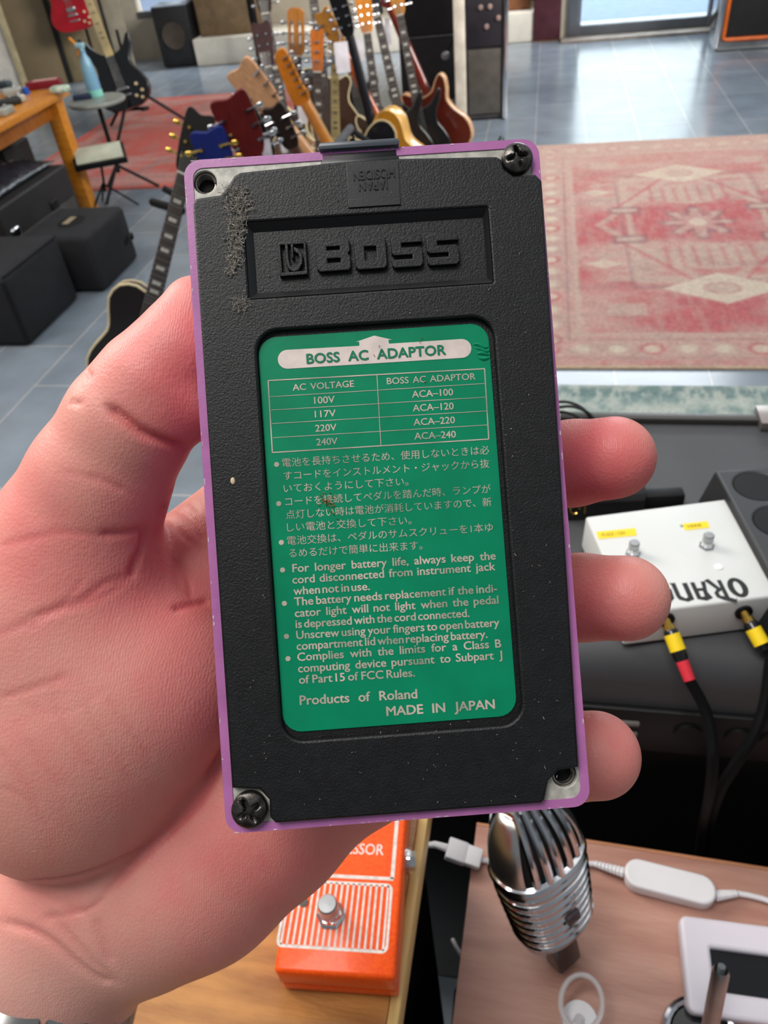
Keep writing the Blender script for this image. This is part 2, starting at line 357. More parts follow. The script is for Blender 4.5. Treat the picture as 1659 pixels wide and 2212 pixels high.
PED = frame(O+RC@_oc, RC@_ex, RC@_ey, RC@_n)
_Hi = np.linalg.inv(_H)
def q(px, py):                                             # a point measured on the back plate, in metres from its centre
    a = _Hi @ np.array([(px-IW/2)/FPX, (py-IH/2)/FPX, 1.]); return ((a[0]/a[2]-.5)*PW, (.5-a[1]/a[2])*PL)
hw, hl = PW/2, PL/2
T_TOP, T_BOT = .046, .031
ped = thing('guitar_effect_pedal', 'purple guitar effect pedal held in the hand, its black underside with green label facing out', 'effect pedal', PED)
M_PURP = mat('purple_enamel', (182, 112, 170), .34, var=.08, vscale=160, bump=.12, bscale=1500, coat=.15, rgb2=(170, 102, 158))
M_RUB = mat('black_rubber', (20, 20, 22), .44, var=.2, vscale=400, bump=1., bscale=2700, spec=.45)
M_RUBS = mat('black_moulded_plastic', (26, 26, 28), .42, var=.1, bump=.15, bscale=2500)
M_PLATE = mat('cast_zinc_plate', (196, 192, 182), .5, .1, var=.16, vscale=500, bump=.3, bscale=2500)
M_GREEN = mat('green_label_film', (0, 134, 94), .36, var=.06, vscale=120, bump=.04, bscale=600, spec=.3)
M_FOIL = mat('silver_pink_print', (212, 192, 178), .45, .1, vscale=110, rgb2=(150, 152, 134)); M_PILL = mat('silver_band', (228, 212, 204), .4, .1, var=.07, vscale=300)
M_GRNTXT = mat('green_print', (0, 118, 84), .4, var=.03)
M_SCREW = mat('blackened_screw_steel', (92, 88, 84), .3, .85, var=.3, vscale=600, bump=.3, bscale=2500)
M_THREAD = mat('bare_thread_steel', (140, 132, 122), .3, .9, var=.2, vscale=500)
M_HOLE = mat('hole_depth_black', (14, 13, 13), .8)  # near-black puts the shade inside holes and panel gaps into the colour
M_FUZZ = mat('grey_lint', (176, 168, 158), .95, var=.3, vscale=1500)
# shell: walls with a slanting far side, open towards the plate
cutL, cutR = q(690, 345)[0], q(862, 330)[0]
shell = MB(); ro, wt = .0032, .0018
def ringpts(in_, r, n=6): return rrect(-hw+in_, -hl+in_, hw-in_, hl-in_, r, n)
o_, i_ = ringpts(0, ro), ringpts(wt, ro-.0012)
oB = ringpts(.0004, ro)
NV = len(o_)
def farz(y): return -(T_BOT+(T_TOP-T_BOT)*(y+hl)/PL)
rimz = .0
vs = [(x, y, rimz-.0004) for x, y in o_]+[(x*.9965, y*.998, rimz) for x, y in o_]+[(x, y, rimz) for x, y in i_]+[(x, y, -.0024) for x, y in i_]+[(x, y, farz(y)) for x, y in oB]+[(x*.95, y*.975, farz(y)-.002) for x, y in oB]
fs = []
def band(a, b, skip=None):
    for j in range(NV):
        k = (j+1) % NV
        m_ = (vs[a*NV+j][0]+vs[a*NV+k][0])/2
        fs.append((a*NV+j, a*NV+k, b*NV+k, b*NV+j))
band(4, 0); band(0, 1); band(1, 2); band(2, 3); band(5, 4); fs.append(tuple(range(5*NV, 6*NV))[::-1])
shell.add((vs, fs))
sh = mesh('shell', shell, M_PURP, ped, sharp=50)
# plate, cut corners and strips showing past the rubber
i2 = ringpts(wt-.0002, ro-.001)
holes = [(q(440, 393), .0023), (q(1222, 1675), .0024)]
pl_ = mesh('base_plate', MB().add(plate([i2]+[circle(c[0], c[1], r) for c, r in holes], -.0022, -.0002, .0002)), M_PLATE, ped)
mesh('hole_shade_sheet', MB().add(box((0, 0, -.0030), (PW-.004, PL-.004, .0006))), M_HOLE, pl_)  # black sheet standing in for shade behind the screw holes
for c, r in holes:
    mb = MB()
    for k in range(5): mb.add(tube([(c[0]+(r-.00035)*math.cos(t), c[1]+(r-.00035)*math.sin(t), -.0008-.0006*k-.0006*t/6.283) for t in np.linspace(0, 2*math.pi, 25)], .00028, 6))
    mesh('screw_hole', mb, M_THREAD, pl_)
# rubber cover
outl = [q(*p) for p in [(418, 447), (425, 436), (445, 433), (478, 428), (494, 408), (506, 388), (520, 380), (690, 362), (744, 357), (862, 350), (1068, 346), (1078, 352), (1084, 372), (1104, 388), (1152, 384), (1165, 398), (1207, 1010), (1248, 1652), (1205, 1659), (1183, 1682), (1175, 1722), (1168, 1729), (880, 1751), (600, 1772), (588, 1760), (586, 1722), (566, 1700), (506, 1697)]]
win = [q(*p) for p in ((530, 488), (1050, 454), (1060, 617), (540, 650))]
def inset(poly, d):
    c = np.mean(poly, 0); return [tuple(np.array(p)+(c-np.array(p))/np.abs(c-np.array(p))*d) for p in poly]
def quadr(tl, tr_, br, bl, r):
    x0 = (tl[0]+bl[0])/2; x1 = (tr_[0]+br[0])/2; y1 = (tl[1]+tr_[1])/2; y0 = (bl[1]+br[1])/2; return rrect(x0, y0, x1, y1, r)
lw = quadr(q(555, 722), q(1066, 684), q(1124, 1560), q(612, 1600), .0042)
wr = quadr(*win, .0003)
PT = .0016
rub = MB().add(plate([outl, wr, lw], -.0006, PT, .0005))
rub.add(plate([quadr(*[q(*p) for p in ((510, 470), (1075, 434), (1085, 640), (520, 670))], .001)], -.0007, .0002, .0001))
_lx = [p[0] for p in lw]; _ly = [p[1] for p in lw]
rub.add(plate([rrect(min(_lx)-.001, min(_ly)-.001, max(_lx)+.001, max(_ly)+.001, .001)], -.0007, .0001, 0))
rubo = mesh('rubber_cover', rub, M_RUB, ped, sharp=40)
# chamfer of the logo window
x0, x1, y0, y1 = min(p[0] for p in wr), max(p[0] for p in wr), min(p[1] for p in wr), max(p[1] for p in wr); d = .0014
mesh('window_chamfer', ([(x0, y0, PT-.0001), (x1, y0, PT-.0001), (x1, y1, PT-.0001), (x0, y1, PT-.0001), (x0+d, y0+d, .00022), (x1-d*.6, y0+d, .00022), (x1-d*.6, y1-d*1.1, .00022), (x0+d, y1-d*1.1, .00022)], [(0, 1, 5, 4), (1, 2, 6, 5), (2, 3, 7, 6), (3, 0, 4, 7)]), M_RUBS, rubo, smooth=False)
# raised logo: square icon and four block letters, drawn with the slits of the original


lg = MB(); LZ0, LZ1 = .0001, .0013
def stroke(tl, br_, loops):
    # loops given in a unit box, y down; the row of letters climbs to the right like the plate does
    x0_, y0_ = tl; x1_, y1_ = br_
    a, b_ = q(x0_, y0_), q(x1_, y1_); w_, h_ = b_[0]-a[0], b_[1]-a[1]
    lg.add(plate([[(a[0]+w_*p[0], a[1]+h_*p[1]) for p in lp] for lp in loops], LZ0, LZ1, .0002))
B_ = [[(0, .04), (.04, 0), (.93, 0), (1, .08), (1, .40), (.94, .49), (1, .58), (1, .92), (.93, 1), (.08, 1), (0, .92)], [(.32, .26), (.32, .36), (.70, .36), (.70, .26)], [(.32, .62), (.32, .74), (.70, .74), (.70, .62)]]
O_ = [[(0, .1), (.1, 0), (.9, 0), (1, .1), (1, .9), (.9, 1), (.1, 1), (0, .9)], [(.32, .30), (.32, .70), (.68, .70), (.68, .30)]]
S_ = [[(0, .1), (.1, 0), (.93, 0), (1, .08), (1, .25), (.34, .25), (.34, .37), (.92, .37), (1, .46), (1, .9), (.9, 1), (.07, 1), (0, .92), (0, .74), (.66, .74), (.66, .62), (.08, .62), (0, .54)]]
for tl, br_, lp in (((680, 522), (758, 588), B_), ((762, 519), (836, 584), O_), ((841, 515), (913, 580), S_), ((917, 511), (991, 575), S_)): stroke(tl, br_, lp)
stroke((600, 529), (665, 598), [[(0, 0), (1, 0), (1, 1), (0, 1)], [(.09, .09), (.09, .88), (.91, .88), (.91, .09)]])
stroke((600, 529), (665, 598), [[(.24, .06), (.36, .06), (.36, .52), (.40, .70), (.52, .78), (.66, .72), (.74, .56), (.70, .38), (.56, .30), (.56, .16), (.74, .22), (.86, .42), (.84, .66), (.68, .86), (.48, .90), (.30, .80), (.24, .60)]])
stroke((600, 529), (665, 598), [[(.44, .0), (.56, .0), (.53, .5), (.47, .5)]])
mesh('raised_logo', lg, M_RUB, rubo, sharp=30)
# moulded maker's mark of the adaptor socket (upside down) on its smooth panel
dc = MB().add(plate([[q(*p) for p in ((746, 363), (858, 356), (863, 450), (752, 458))]], PT-.0003, PT+.00015, .0001))
dc.add(plate([[q(*p) for p in ((750, 440), (862, 433), (863, 451), (752, 458))]], PT, PT+.0003, .0001))
dco = mesh('socket_panel', dc, M_RUBS, rubo)
def fit_line(s, a, b, capz, z, mb, bold=.0, cap=None, rot180=False):
    """words of s set between plate points a (baseline start) and b (baseline end)"""
    a, b = np.array(a), np.array(b); L_ = np.linalg.norm(b-a); ex = (b-a)/L_; ey = np.array([-ex[1], ex[0]])
    words = s.split(' '); W = []
    for w in words:
        v, f = text_vf(w); W.append((np.array(v), f, v[:, 0].min() if len(v) else 0, v[:, 0].max() if len(v) else 0))
    hcap = .72 if capz is None else capz; sc = cap/hcap
    tot = sum(x[3]-x[2] for x in W)*sc; gap0 = .30*sc; n = len(words)-1
    sxx = 1.
    if n == 0: sxx = L_/tot; gap = 0
    else:
        sxx = min(1.06, (L_-n*gap0*.75)/tot); gap = (L_-tot*sxx)/n
    x = 0.
    for v, f, l, r in W:
        X = (v[:, 0]-l)*sc*sxx+x; Y = v[:, 1]*sc; x += (r-l)*sc*sxx+gap
        for k, (dx, dy) in enumerate(((-1, 0), (1, 0), (0, .8), (0, -.8)) if bold else ((0, 0),)):
            p = a+(X+dx*bold*sc)[:, None]*ex+(Y+dy*bold*sc)[:, None]*ey; mb.add((np.concatenate([p, np.full((len(p), 1), z+k*2e-6)], 1), f))
mk = MB()
c0 = q(848, 372); c1 = q(760, 380); fit_line('HOSIDEN', c0, c1, .72, PT+.0004, mk, .02, .0019)
c0 = q(836, 397); c1 = q(772, 402); fit_line('JAPAN', c0, c1, .72, PT+.0004, mk, .02, .0019)
mesh('moulded_mark', mk, mat('moulded_mark_black', (20, 20, 21), .35), rubo)
# green label
lab = [q(562, 732), q(1057, 697), q(1114, 1546), q(608, 1582)]
labl = MB().add(plate([quadr(*lab, .0036)], .0001, .00045, .00012))
labo = mesh('label', labl, M_GREEN, ped)
LZ = .00052
pt = MB(); gt = MB()
Z5 = lambda x, y: q(540+x/2.8603, 680+y/2.8603)
Z6 = lambda x, y: q(560+x/2.9625, 960+y/2.9625)
Z7 = lambda x, y: q(580+x/2.9625, 1280+y/2.9625)
mm = PW/770.
def line(p, r_, w): 
    p, r_ = np.array(p), np.array(r_); t = (r_-p)/np.linalg.norm(r_-p); n = np.array([-t[1], t[0]])*w/2
    pt.add(([(*(p-n), LZ), (*(r_-n), LZ), (*(r_+n), LZ), (*(p+n), LZ)], [(0, 1, 2, 3)]))
# pill with the arrow
a, b_ = np.array(Z5(230, 279)), np.array(Z5(1305, 212)); ex = (b_-a)/np.linalg.norm(b_-a); ey = np.array([-ex[1], ex[0]]); r_ = 20.3*mm
pill = [tuple(b_+r_*(math.cos(t)*ex+math.sin(t)*ey)) for t in np.linspace(-math.pi/2, math.pi/2, 11)]+[Z5(856, 183), Z5(852, 160), Z5(874, 158), Z5(765, 133), Z5(652, 172), Z5(672, 171), Z5(674, 196)]+[tuple(a+r_*(math.cos(t)*ex+math.sin(t)*ey)) for t in np.linspace(math.pi/2, 3*math.pi/2, 11)]
mesh('silver_band', plate([pill], LZ, LZ, 0), M_PILL, labo, smooth=False)
fit_line('BOSS AC ADAPTOR', Z5(352, 306), Z5(1206, 249), .72, LZ+.00012, gt, .03, 21.5*mm)
tb = [(112, 410), (1445, 337), (1472, 770), (140, 853)]
for i in range(4): line(Z5(*tb[i]), Z5(*tb[(i+1) % 4]), .00022)
line(Z5(782, 375), Z5(808, 808), .00014)
for p, r2 in (((122, 510), (1448, 428)), ((130, 592), (1455, 512)), ((138, 675), (1462, 597)), ((145, 762), (1468, 683))): line(Z5(*p), Z5(*r2), .00012)
for s, p, r2, c in (('AC VOLTAGE', (265, 472), (642, 448), 14.3), ('BOSS AC ADAPTOR', (845, 433), (1390, 403), 14.3), ('100V', (398, 553), (524, 545), 15), ('117V', (402, 638), (530, 630), 15), ('220V', (405, 725), (535, 717), 15), ('240V', (412, 810), (542, 802), 15),
                  ('ACA–100', (1000, 515), (1252, 500), 15), ('ACA–120', (1005, 600), (1256, 586), 15), ('ACA–220', (1010, 687), (1264, 672), 15), ('ACA–240', (1015, 773), (1270, 760), 15)):
    fit_line(s, Z5(*p), Z5(*r2), .72, LZ, pt, .012, c*mm)
for s, p, r2 in (('電池を長持ちさせるため、使用しないときは必', (150, 143), (1470, 60)), ('すコードをインストルメント・ジャックから抜', (160, 226), (1470, 146)), ('いておくようにして下さい。', (160, 307), (955, 260)), ('コードを接続してペダルを踏んだ時、ランプが', (170, 391), (1480, 308)), ('点灯しない時は電池が消耗していますので、新', (175, 474), (1485, 391)), ('しい電池と交換して下さい。', (182, 555), (975, 507)), ('電池交換は、ペダルのサムスクリューを1本ゆ', (183, 640), (1495, 553)), ('るめるだけで簡単に出来ます。', (195, 720), (1045, 667))):
    fit_line(s, Z6(*p), Z6(*r2), .80, LZ, pt, .0, 16.5*mm)
E1 = [('For longer battery life, always keep the', Z6(218, 817), Z6(1512, 735)), ('cord disconnected from instrument jack', Z6(218, 890), Z6(1510, 803)), ('when not in use.', Z6(225, 962), Z6(710, 930)), ('The battery needs replacement if the indi-', Z6(230, 1030), Z6(1522, 943)),
      ('cator light will not light when the pedal', Z7(175, 155), Z7(1472, 68)), ('is depressed with the cord connected.', Z7(180, 225), Z7(1287, 153)), ('Unscrew using your fingers to open battery', Z7(185, 295), Z7(1478, 213)), ('compartment lid when replacing battery.', Z7(187, 365), Z7(1402, 287)),
      ('Complies with the limits for a Class B', Z7(192, 435), Z7(1490, 347)), ('computing device pursuant to Subpart J', Z7(197, 508), Z7(1497, 420)), ('of Part 15 of FCC Rules.', Z7(203, 580), Z7(940, 533))]
for s, p, r2 in E1: fit_line(s, p, r2, .72, LZ, pt, .020, 17.6*mm)
fit_line('Products of Roland', Z7(208, 715), Z7(955, 672), .72, LZ, pt, .026, 20*mm)
fit_line('MADE IN JAPAN', Z7(762, 785), Z7(1450, 738), .72, LZ, pt, .028, 20*mm)
for p in (Z6(113, 130), Z6(127, 380), Z6(145, 627), Z6(153, 803), Z6(165, 1016), Z7(120, 278), Z7(130, 420)): pt.add(([(p[0]+.00050*math.cos(t), p[1]+.00050*math.sin(t), LZ) for t in np.linspace(0, 6.283, 15)[:-1]], [tuple(range(14))]))
mesh('printed_text', pt, M_FOIL, labo, smooth=False); mesh('printed_title', gt, M_GRNTXT, labo, smooth=False)['label'] = 'green printed title on the silver band'
# wrinkles at the label's top right corner
wk = MB()
for p in ([(1370, 190), (1400, 185), (1440, 205), (1475, 200)], [(1385, 210), (1420, 215), (1450, 230), (1480, 222)], [(1395, 245), (1430, 240), (1480, 255)], [(1405, 268), (1440, 275), (1480, 270)]):
    c = catmull([(*Z5(*k), .0004) for k in p], 5, False); wk.add(tube(c, [.00005+.00035*math.sin(math.pi*i/(len(c)-1)) for i in range(len(c))], 6))
mesh('wrinkle', wk, M_GREEN, labo)
chp = MB()
for k in range(60):
    sd_k = RNG.integers(0, 4); u = RNG.uniform(-1, 1)*.97; w_, l_ = RNG.uniform(.00005, .00014), RNG.uniform(.0001, .0006)
    cxk, cyk = ((-hw+.00028, u*hl), (hw-.00028, u*hl), (u*hw, hl-.0003), (u*hw, -hl+.0003))[sd_k]; cxk *= .9985; u *= .95; sx_k = (w_, l_) if sd_k < 2 else (l_, w_)
    chp.add(([(cxk+sx_k[0]*math.cos(t)*(1+.3*math.sin(3*t+k)), cyk+sx_k[1]*math.sin(t), .00006) for t in np.linspace(0, 6.283, 9)[:-1]], [tuple(range(8))]))
cho = mesh('chipped_paint', chp, mat('bare_metal_chip', (222, 204, 214), .5), sh, smooth=False); cho['kind'] = 'stuff'
# screws with a cross recess
def screw(px, py, rpx, rot):
    c = q(px, py); R = rpx*mm; b = .0008
    th = np.linspace(0, 2*math.pi, 49)[:-1]; v = []; rings = [(0.06, 1), (.2, 1), (.34, 1), (.48, 1), (.62, 1), (.78, 1), (.92, 1), (1., 1)]
    for r, _ in rings:
        for t in th:
            x, y = r*math.cos(t), r*math.sin(t); h = .0017*math.sqrt(max(0, 1-(r*.88)**2))
            a1, a2 = abs(x), abs(y); slot = max(min(1, (.15-min(a1, a2))/.06), 0)*max(min(1, (.66-max(a1, a2))/.1), 0)
            pit = max(min(1, (.30-math.hypot(x, y))/.1), 0); h -= .0013*max(slot, pit)
            v.append((x*R, y*R, h))
    n = 48; f = [(i*n+j, i*n+(j+1) % n, (i+1)*n+(j+1) % n, (i+1)*n+j) for i in range(len(rings)-1) for j in range(n)]+[tuple(range(n))[::-1]]
    k = len(v); v += [(math.cos(t)*R, math.sin(t)*R, -.002) for t in th]; f += [((len(rings)-1)*n+j, (len(rings)-1)*n+(j+1) % n, k+(j+1) % n, k+j) for j in range(n)]
    o = mesh('screw', (v, f), M_SCREW, ped, sharp=60); o.location = (c[0], c[1], .0006); o.rotation_euler.z = rot
screw(1113, 348, 33, .15); screw(543, 1745, 37, .5)
# adaptor socket block that breaks through the rim at the top
sk = MB()
a0, a1 = q(692, 362), q(860, 350); yt = q(775, 318)[1]
sk.add(box(((a0[0]+a1[0])/2, (a0[1]+yt)/2-.0004, -.0014), (a1[0]-a0[0], yt-a0[1]-.0004, .0028), .0004))
lipm = MB().add(box(((a0[0]+a1[0])/2, yt+.0002, -.0041), (a1[0]-a0[0]+.0006, .0016, .0105), .0006))
sk.add(box(((a0[0]+a1[0])/2, a0[1]+.0002, .0002), (a1[0]-a0[0], .0014, .0016), .0003))
sko = mesh('adaptor_socket', sk, mat('socket_plastic', (32, 33, 36), .35, var=.1, bump=.1, bscale=1500), ped); mesh('socket_lip', lipm, mat('lit_lip_plastic', (84, 90, 98), .3, var=.1), sko)  # lip grey lightened: light on its top edge painted into the colour
# lint stuck to the rubber, and loose specks
lt = MB()
def fibre(x, y, l, r, z=PT+.0001):
    t = RNG.random()*6.28; p = [(x, y, z)]
    for k in range(4):
        t += RNG.normal()*.9; p.append((p[-1][0]+l/4*math.cos(t), p[-1][1]+l/4*math.sin(t), z+abs(RNG.normal())*.0002))
    lt.add(tube(p, r, 4))
path = [(512, 418), (518, 440), (520, 462), (514, 490), (510, 520), (512, 548), (506, 575), (504, 598)]; wd_ = [26, 26, 24, 20, 18, 14, 8, 4]
for k in range(620):
    i = RNG.random()**1.15*6.99; j = int(i); t = i-j; p = lerp(path[j], path[j+1], t); w = wd_[j]*(1-t)+wd_[j+1]*t
    p = q(p[0]+RNG.uniform(-1, 1)*w, p[1]+RNG.normal()*4); fibre(p[0], p[1], RNG.uniform(.0005, .0018), RNG.uniform(.00003, .00008))
for k in range(90):
    p = q(522+RNG.normal()*9, 663+RNG.normal()*10); fibre(p[0], p[1], RNG.uniform(.0004, .0015), .00004)
for k in range(520):
    p = q(RNG.uniform(430, 1250), RNG.uniform(390, 1740))
    if lab[3][0]-.001 < p[0] < lab[1][0]+.001 and lab[2][1] < p[1] < lab[1][1]+.001: continue
    inw = wr and x0 < p[0] < x1 and y0 < p[1] < y1
    if abs(p[0]) > hw-.005: continue
    fibre(p[0], p[1], RNG.uniform(.0001, .0005), RNG.uniform(.00002, .00006), .0003 if inw else PT+.00003)
lint_all = lt; lt = MB()
for k in range(46):
    p = q(708+RNG.normal()*8, 1083+RNG.normal()*9); fibre(p[0], p[1], RNG.uniform(.0003, .0009), RNG.uniform(.00003, .00007), .00052)
for px, py in ((820, 748), (826, 757), (808, 772), (905, 741), (912, 733), (915, 826), (722, 1112), (727, 1120), (560, 1230)):
    p = q(px, py); fibre(p[0], p[1], .0005, .00005, .0006)
so = mesh('label_scuff', lt, mat('gold_brown_dirt', (150, 120, 60), .7, var=.3, vscale=900), labo); so['kind'] = 'stuff'; lt = lint_all
lo = mesh('lint', lt, M_FUZZ, rubo); lo['kind'] = 'stuff'
ck = q(506, 1040); mesh('paint_chip', ball((ck[0], ck[1], PT), (.00045, .0007, .0002), 8), mat('cream_paint_chip', (226, 196, 160), .6), rubo)

# ------------------------------------------------------------------ the hand: one continuous surface from blended tapered limbs (millimetres, camera space)
def C(px, py, d, r=None):
    d *= 1000.; p = np.array([(px-IW/2)/FPX*d, (py-IH/2)/FPX*d, d]); return p if r is None else (p, r*d/FPX)
def rcone(p, A, B):
    (a, ra), (b, rb) = A, B; ba = b-a; l2 = ba.dot(ba); rr = ra-rb; a2 = l2-rr*rr; il2 = 1/l2
    if a2 <= 0: return np.linalg.norm(p-a, axis=1)-ra if ra > rb else np.linalg.norm(p-b, axis=1)-rb
    pa = p-a.astype(p.dtype); y = pa @ ba; z = y-l2; w = pa*l2-y[:, None]*ba; x2 = (w*w).sum(1); y2 = y*y*l2; z2 = z*z*l2
    k = np.sign(rr)*rr*rr*x2; c1 = np.sign(z)*a2*z2 > k; c2 = np.sign(y)*a2*y2 < k
    return np.where(c1, np.sqrt(x2+z2)*il2-rb, np.where(c2, np.sqrt(x2+y2)*il2-ra, (np.sqrt(x2*a2*il2)+y*rr)*il2-ra))
def smin(a, b, k):
    h = np.maximum(k-np.abs(a-b), 0)/k; return np.minimum(a, b)-h*h*k*.25
def chain(p, nodes, k=2.5):
    d = None
    for A, B in zip(nodes[:-1], nodes[1:]):
        e = rcone(p, A, B); d = e if d is None else smin(d, e, k)
    return d
def ellip(p, c, rad, ax):                        # ellipsoid with axes rows of ax
    w = (p-c) @ np.array(ax).T; k0 = np.linalg.norm(w/rad, axis=1); k1 = np.linalg.norm(w/(np.array(rad)**2), axis=1)+1e-9; return k0*(k0-1)/k1
THUMB = [C(110, 1330, .181, 205), C(165, 1165, .176, 172), C(214, 1040, .171, 146), C(280, 915, .167, 132), C(335, 838, .1655, 122), C(392, 764, .1645, 103), C(424, 672, .1635, 74)]
PADT = [C(352, 890, .164, 84), C(405, 876, .1645, 79)]
THENAR = [C(300, 1470, .187, 238), C(160, 1640, .189, 244)]
THEN2 = [C(110, 1330, .181, 205), C(150, 1500, .187, 262)]
WEB = [C(150, 1330, .185, 165), C(300, 1310, .200, 95)]
HEEL = [C(640, 1600, .212, 235), C(540, 1707, .209, 240), C(409, 1829, .207, 240), C(310, 1900, .206, 222)]
WRIST = [C(250, 1850, .208, 225), C(118, 2030, .206, 205), C(62, 2160, .208, 205), C(-60, 2330, .215, 230), C(-340, 2800, .245, 290)]
WR2 = [C(250, 1850, .210, 225), C(20, 2090, .215, 240), C(-160, 2320, .225, 260), C(-430, 2760, .255, 300)]
PALM = [C(430, 1480, .216, 190), C(800, 1560, .222, 190)]
PALM2 = [C(470, 1280, .212, 165), C(760, 1420, .222, 160)]
INDEX = [C(440, 1235, .1985, 146), C(560, 1110, .204, 118), C(700, 960, .209, 100), C(880, 820, .209, 92), C(980, 745, .2085, 82)]
MIDD = [C(620, 1300, .212, 125), C(930, 1100, .2065, 100), C(1130, 1020, .2015, 90), C(1235, 1001, .188, 90), C(1325, 989, .178, 89)]
RING = [C(720, 1450, .212, 120), C(1000, 1345, .203, 100), C(1140, 1305, .197, 91), C(1255, 1290, .187, 91), C(1352, 1292, .1785, 92)]
PINK = [C(790, 1600, .210, 115), C(1000, 1640, .199, 95), C(1120, 1640, .194, 92), C(1205, 1634, .187, 94), C(1288, 1631, .180, 93)]
oc, ex_, ey_, n_ = PED_CAM
def pedsd(p):
    w = p/1000.-oc; u = w @ ex_; v = w @ ey_; z = w @ n_; fz = T_BOT+(T_TOP-T_BOT)*(v+hl)/PL
    return 1000*np.maximum(np.maximum(np.abs(u)-hw, np.abs(v)-hl), np.maximum(z-.0005, -z-fz-.002))
def handsd(p):
    d = smin(chain(p, THUMB, 3), chain(p, PADT), 3.)
    th = smin(chain(p, THENAR), chain(p, THEN2), 14.); d = smin(d, th, 10.); d = smin(d, chain(p, WEB), 9.)
    hl_ = chain(p, HEEL, 3); wr_ = smin(chain(p, WRIST, 3), chain(p, WR2, 3), 8.)
    pm = smin(chain(p, PALM), chain(p, PALM2), 14.)
    b = smin(hl_, pm, 12.); b = smin(b, wr_, 5.)
    b = smin(b, chain(p, INDEX), 5.)
    for f_ in (MIDD, RING, PINK): b = smin(b, chain(p, f_), 5.)
    d = smin(d, b, 3.2)
    return np.maximum(d, -(pedsd(p)-.35))
# creases: pixel polylines, (width mm, depth mm, redness and darkening)
CREASE = [([(402, 968), (360, 955), (310, 935), (262, 900), (235, 880)], .9, 1.5, .8), ([(280, 905), (250, 890), (226, 872)], .5, .2, .5), ([(186, 800), (197, 817)], .6, .5, .3), ([(150, 868), (180, 873)], .6, .5, .3),
          ([(310, 1142), (285, 1148), (255, 1153), (215, 1155)], .9, .8, .7), ([(210, 1155), (130, 1150), (60, 1165), (0, 1180)], .8, .2, .5), ([(311, 1138), (307, 1180), (292, 1215), (284, 1245)], 1.0, 1.0, .8),
          ([(270, 1060), (230, 1040), (190, 1025)], .7, .2, .3), ([(300, 1075), (240, 1048), (190, 1030), (130, 1020)], .6, .15, .3),
          ([(430, 1105), (400, 1075), (365, 1055)], .6, .35, .3), ([(438, 1170), (425, 1135), (390, 1105), (340, 1092)], .8, .5, .5), ([(445, 1190), (400, 1160), (360, 1120), (335, 1105)], .6, .4, .3),
          ([(452, 1300), (415, 1305), (375, 1318)], .9, .7, .8), ([(412, 1295), (408, 1260), (395, 1230), (375, 1205)], .7, .35, .5),
          ([(285, 1240), (225, 1262), (180, 1295), (110, 1320), (0, 1372)], .8, .35, .5), ([(282, 1248), (220, 1290), (150, 1315), (60, 1330)], .6, .25, .4), ([(0, 1510), (70, 1487), (150, 1460)], .7, .3, .4), ([(0, 1500), (130, 1540), (240, 1480)], .5, .12, .2), ([(180, 1250), (140, 1300), (60, 1365)], .5, .2, .2),
          ([(230, 1500), (285, 1580), (330, 1640)], .6, .18, .2), ([(180, 1520), (230, 1600), (290, 1690)], .6, .18, .2), ([(110, 1490), (150, 1590), (230, 1700)], .6, .15, .2), ([(60, 1600), (90, 1650), (140, 1710)], .6, .2, .2), ([(0, 1620), (50, 1690), (90, 1740)], .6, .2, .2), ([(0, 1700), (60, 1730), (110, 1790)], .6, .2, .2),
          ([(480, 1610), (455, 1680), (420, 1740), (370, 1790), (320, 1835), (270, 1885), (225, 1935)], 1.2, .9, .9), ([(320, 1830), (260, 1855), (200, 1880), (130, 1898), (40, 1905)], 1.1, .6, .5), ([(225, 1940), (190, 1965), (150, 1975), (90, 1985)], .8, .4, .4),
          ([(0, 1992), (60, 2008), (110, 2035), (170, 2085), (215, 2115), (240, 2125)], 1.1, .7, .5), ([(110, 1975), (150, 2020), (195, 2070), (228, 2100), (260, 2130)], .9, .4, .4), ([(205, 1985), (222, 2030), (240, 2080)], 1.2, .4, .4), ([(40, 1920), (120, 1945), (200, 1985)], .7, .2, .2), ([(90, 2110), (100, 2160), (110, 2180)], .5, .1, .1)]
def march(px, py):
    px = np.asarray(px, float); dirs = np.stack([(px-IW/2)/FPX, (np.asarray(py, float)-IH/2)/FPX, np.ones_like(px)], 1); t = np.full(len(px), 135.)
    for _ in range(50): t = np.minimum(t+.75*handsd(dirs*t[:, None])/np.linalg.norm(dirs, axis=1), 300.)
    return dirs*t[:, None], t < 290
CP = []
for pl, w, dp, rd in CREASE:
    c = np.array(catmull(pl, 10, False)); P3, ok = march(c[:, 0], c[:, 1]); s_ = np.linspace(0, 1, len(c)); tap = np.clip(np.minimum(s_, 1-s_)*6+.25, 0, 1)
    CP.append((P3[ok], w, dp*tap[ok], rd*tap[ok]))
# surface nets
lo_, hi_, hh = np.array([-205., -75., 140.]), np.array([85., 215., 262.]), 1.5
dims = np.ceil((hi_-lo_)/hh).astype(int); g = np.stack(np.meshgrid(*[np.arange(n) for n in dims], indexing='ij'), -1)
S = np.empty(tuple(dims), np.float32)
for i in range(dims[0]): S[i] = handsd((lo_+g[i].reshape(-1, 3)*hh).astype(float)).reshape(dims[1], dims[2])
S[0] = S[-1] = 9; S[:, 0] = S[:, -1] = 9; S[:, :, 0] = S[:, :, -1] = 9
ins = S < 0; cnt = np.zeros(tuple(dims-1), np.int32); acc = np.zeros(tuple(dims-1)+(3,)); num = np.zeros(tuple(dims-1))
sl = lambda a, o: a[o[0]:a.shape[0]-1+o[0], o[1]:a.shape[1]-1+o[1], o[2]:a.shape[2]-1+o[2]]
cor = [(i, j, k) for i in (0, 1) for j in (0, 1) for k in (0, 1)]
for a in cor: cnt += sl(ins, a)
act = (cnt > 0) & (cnt < 8)
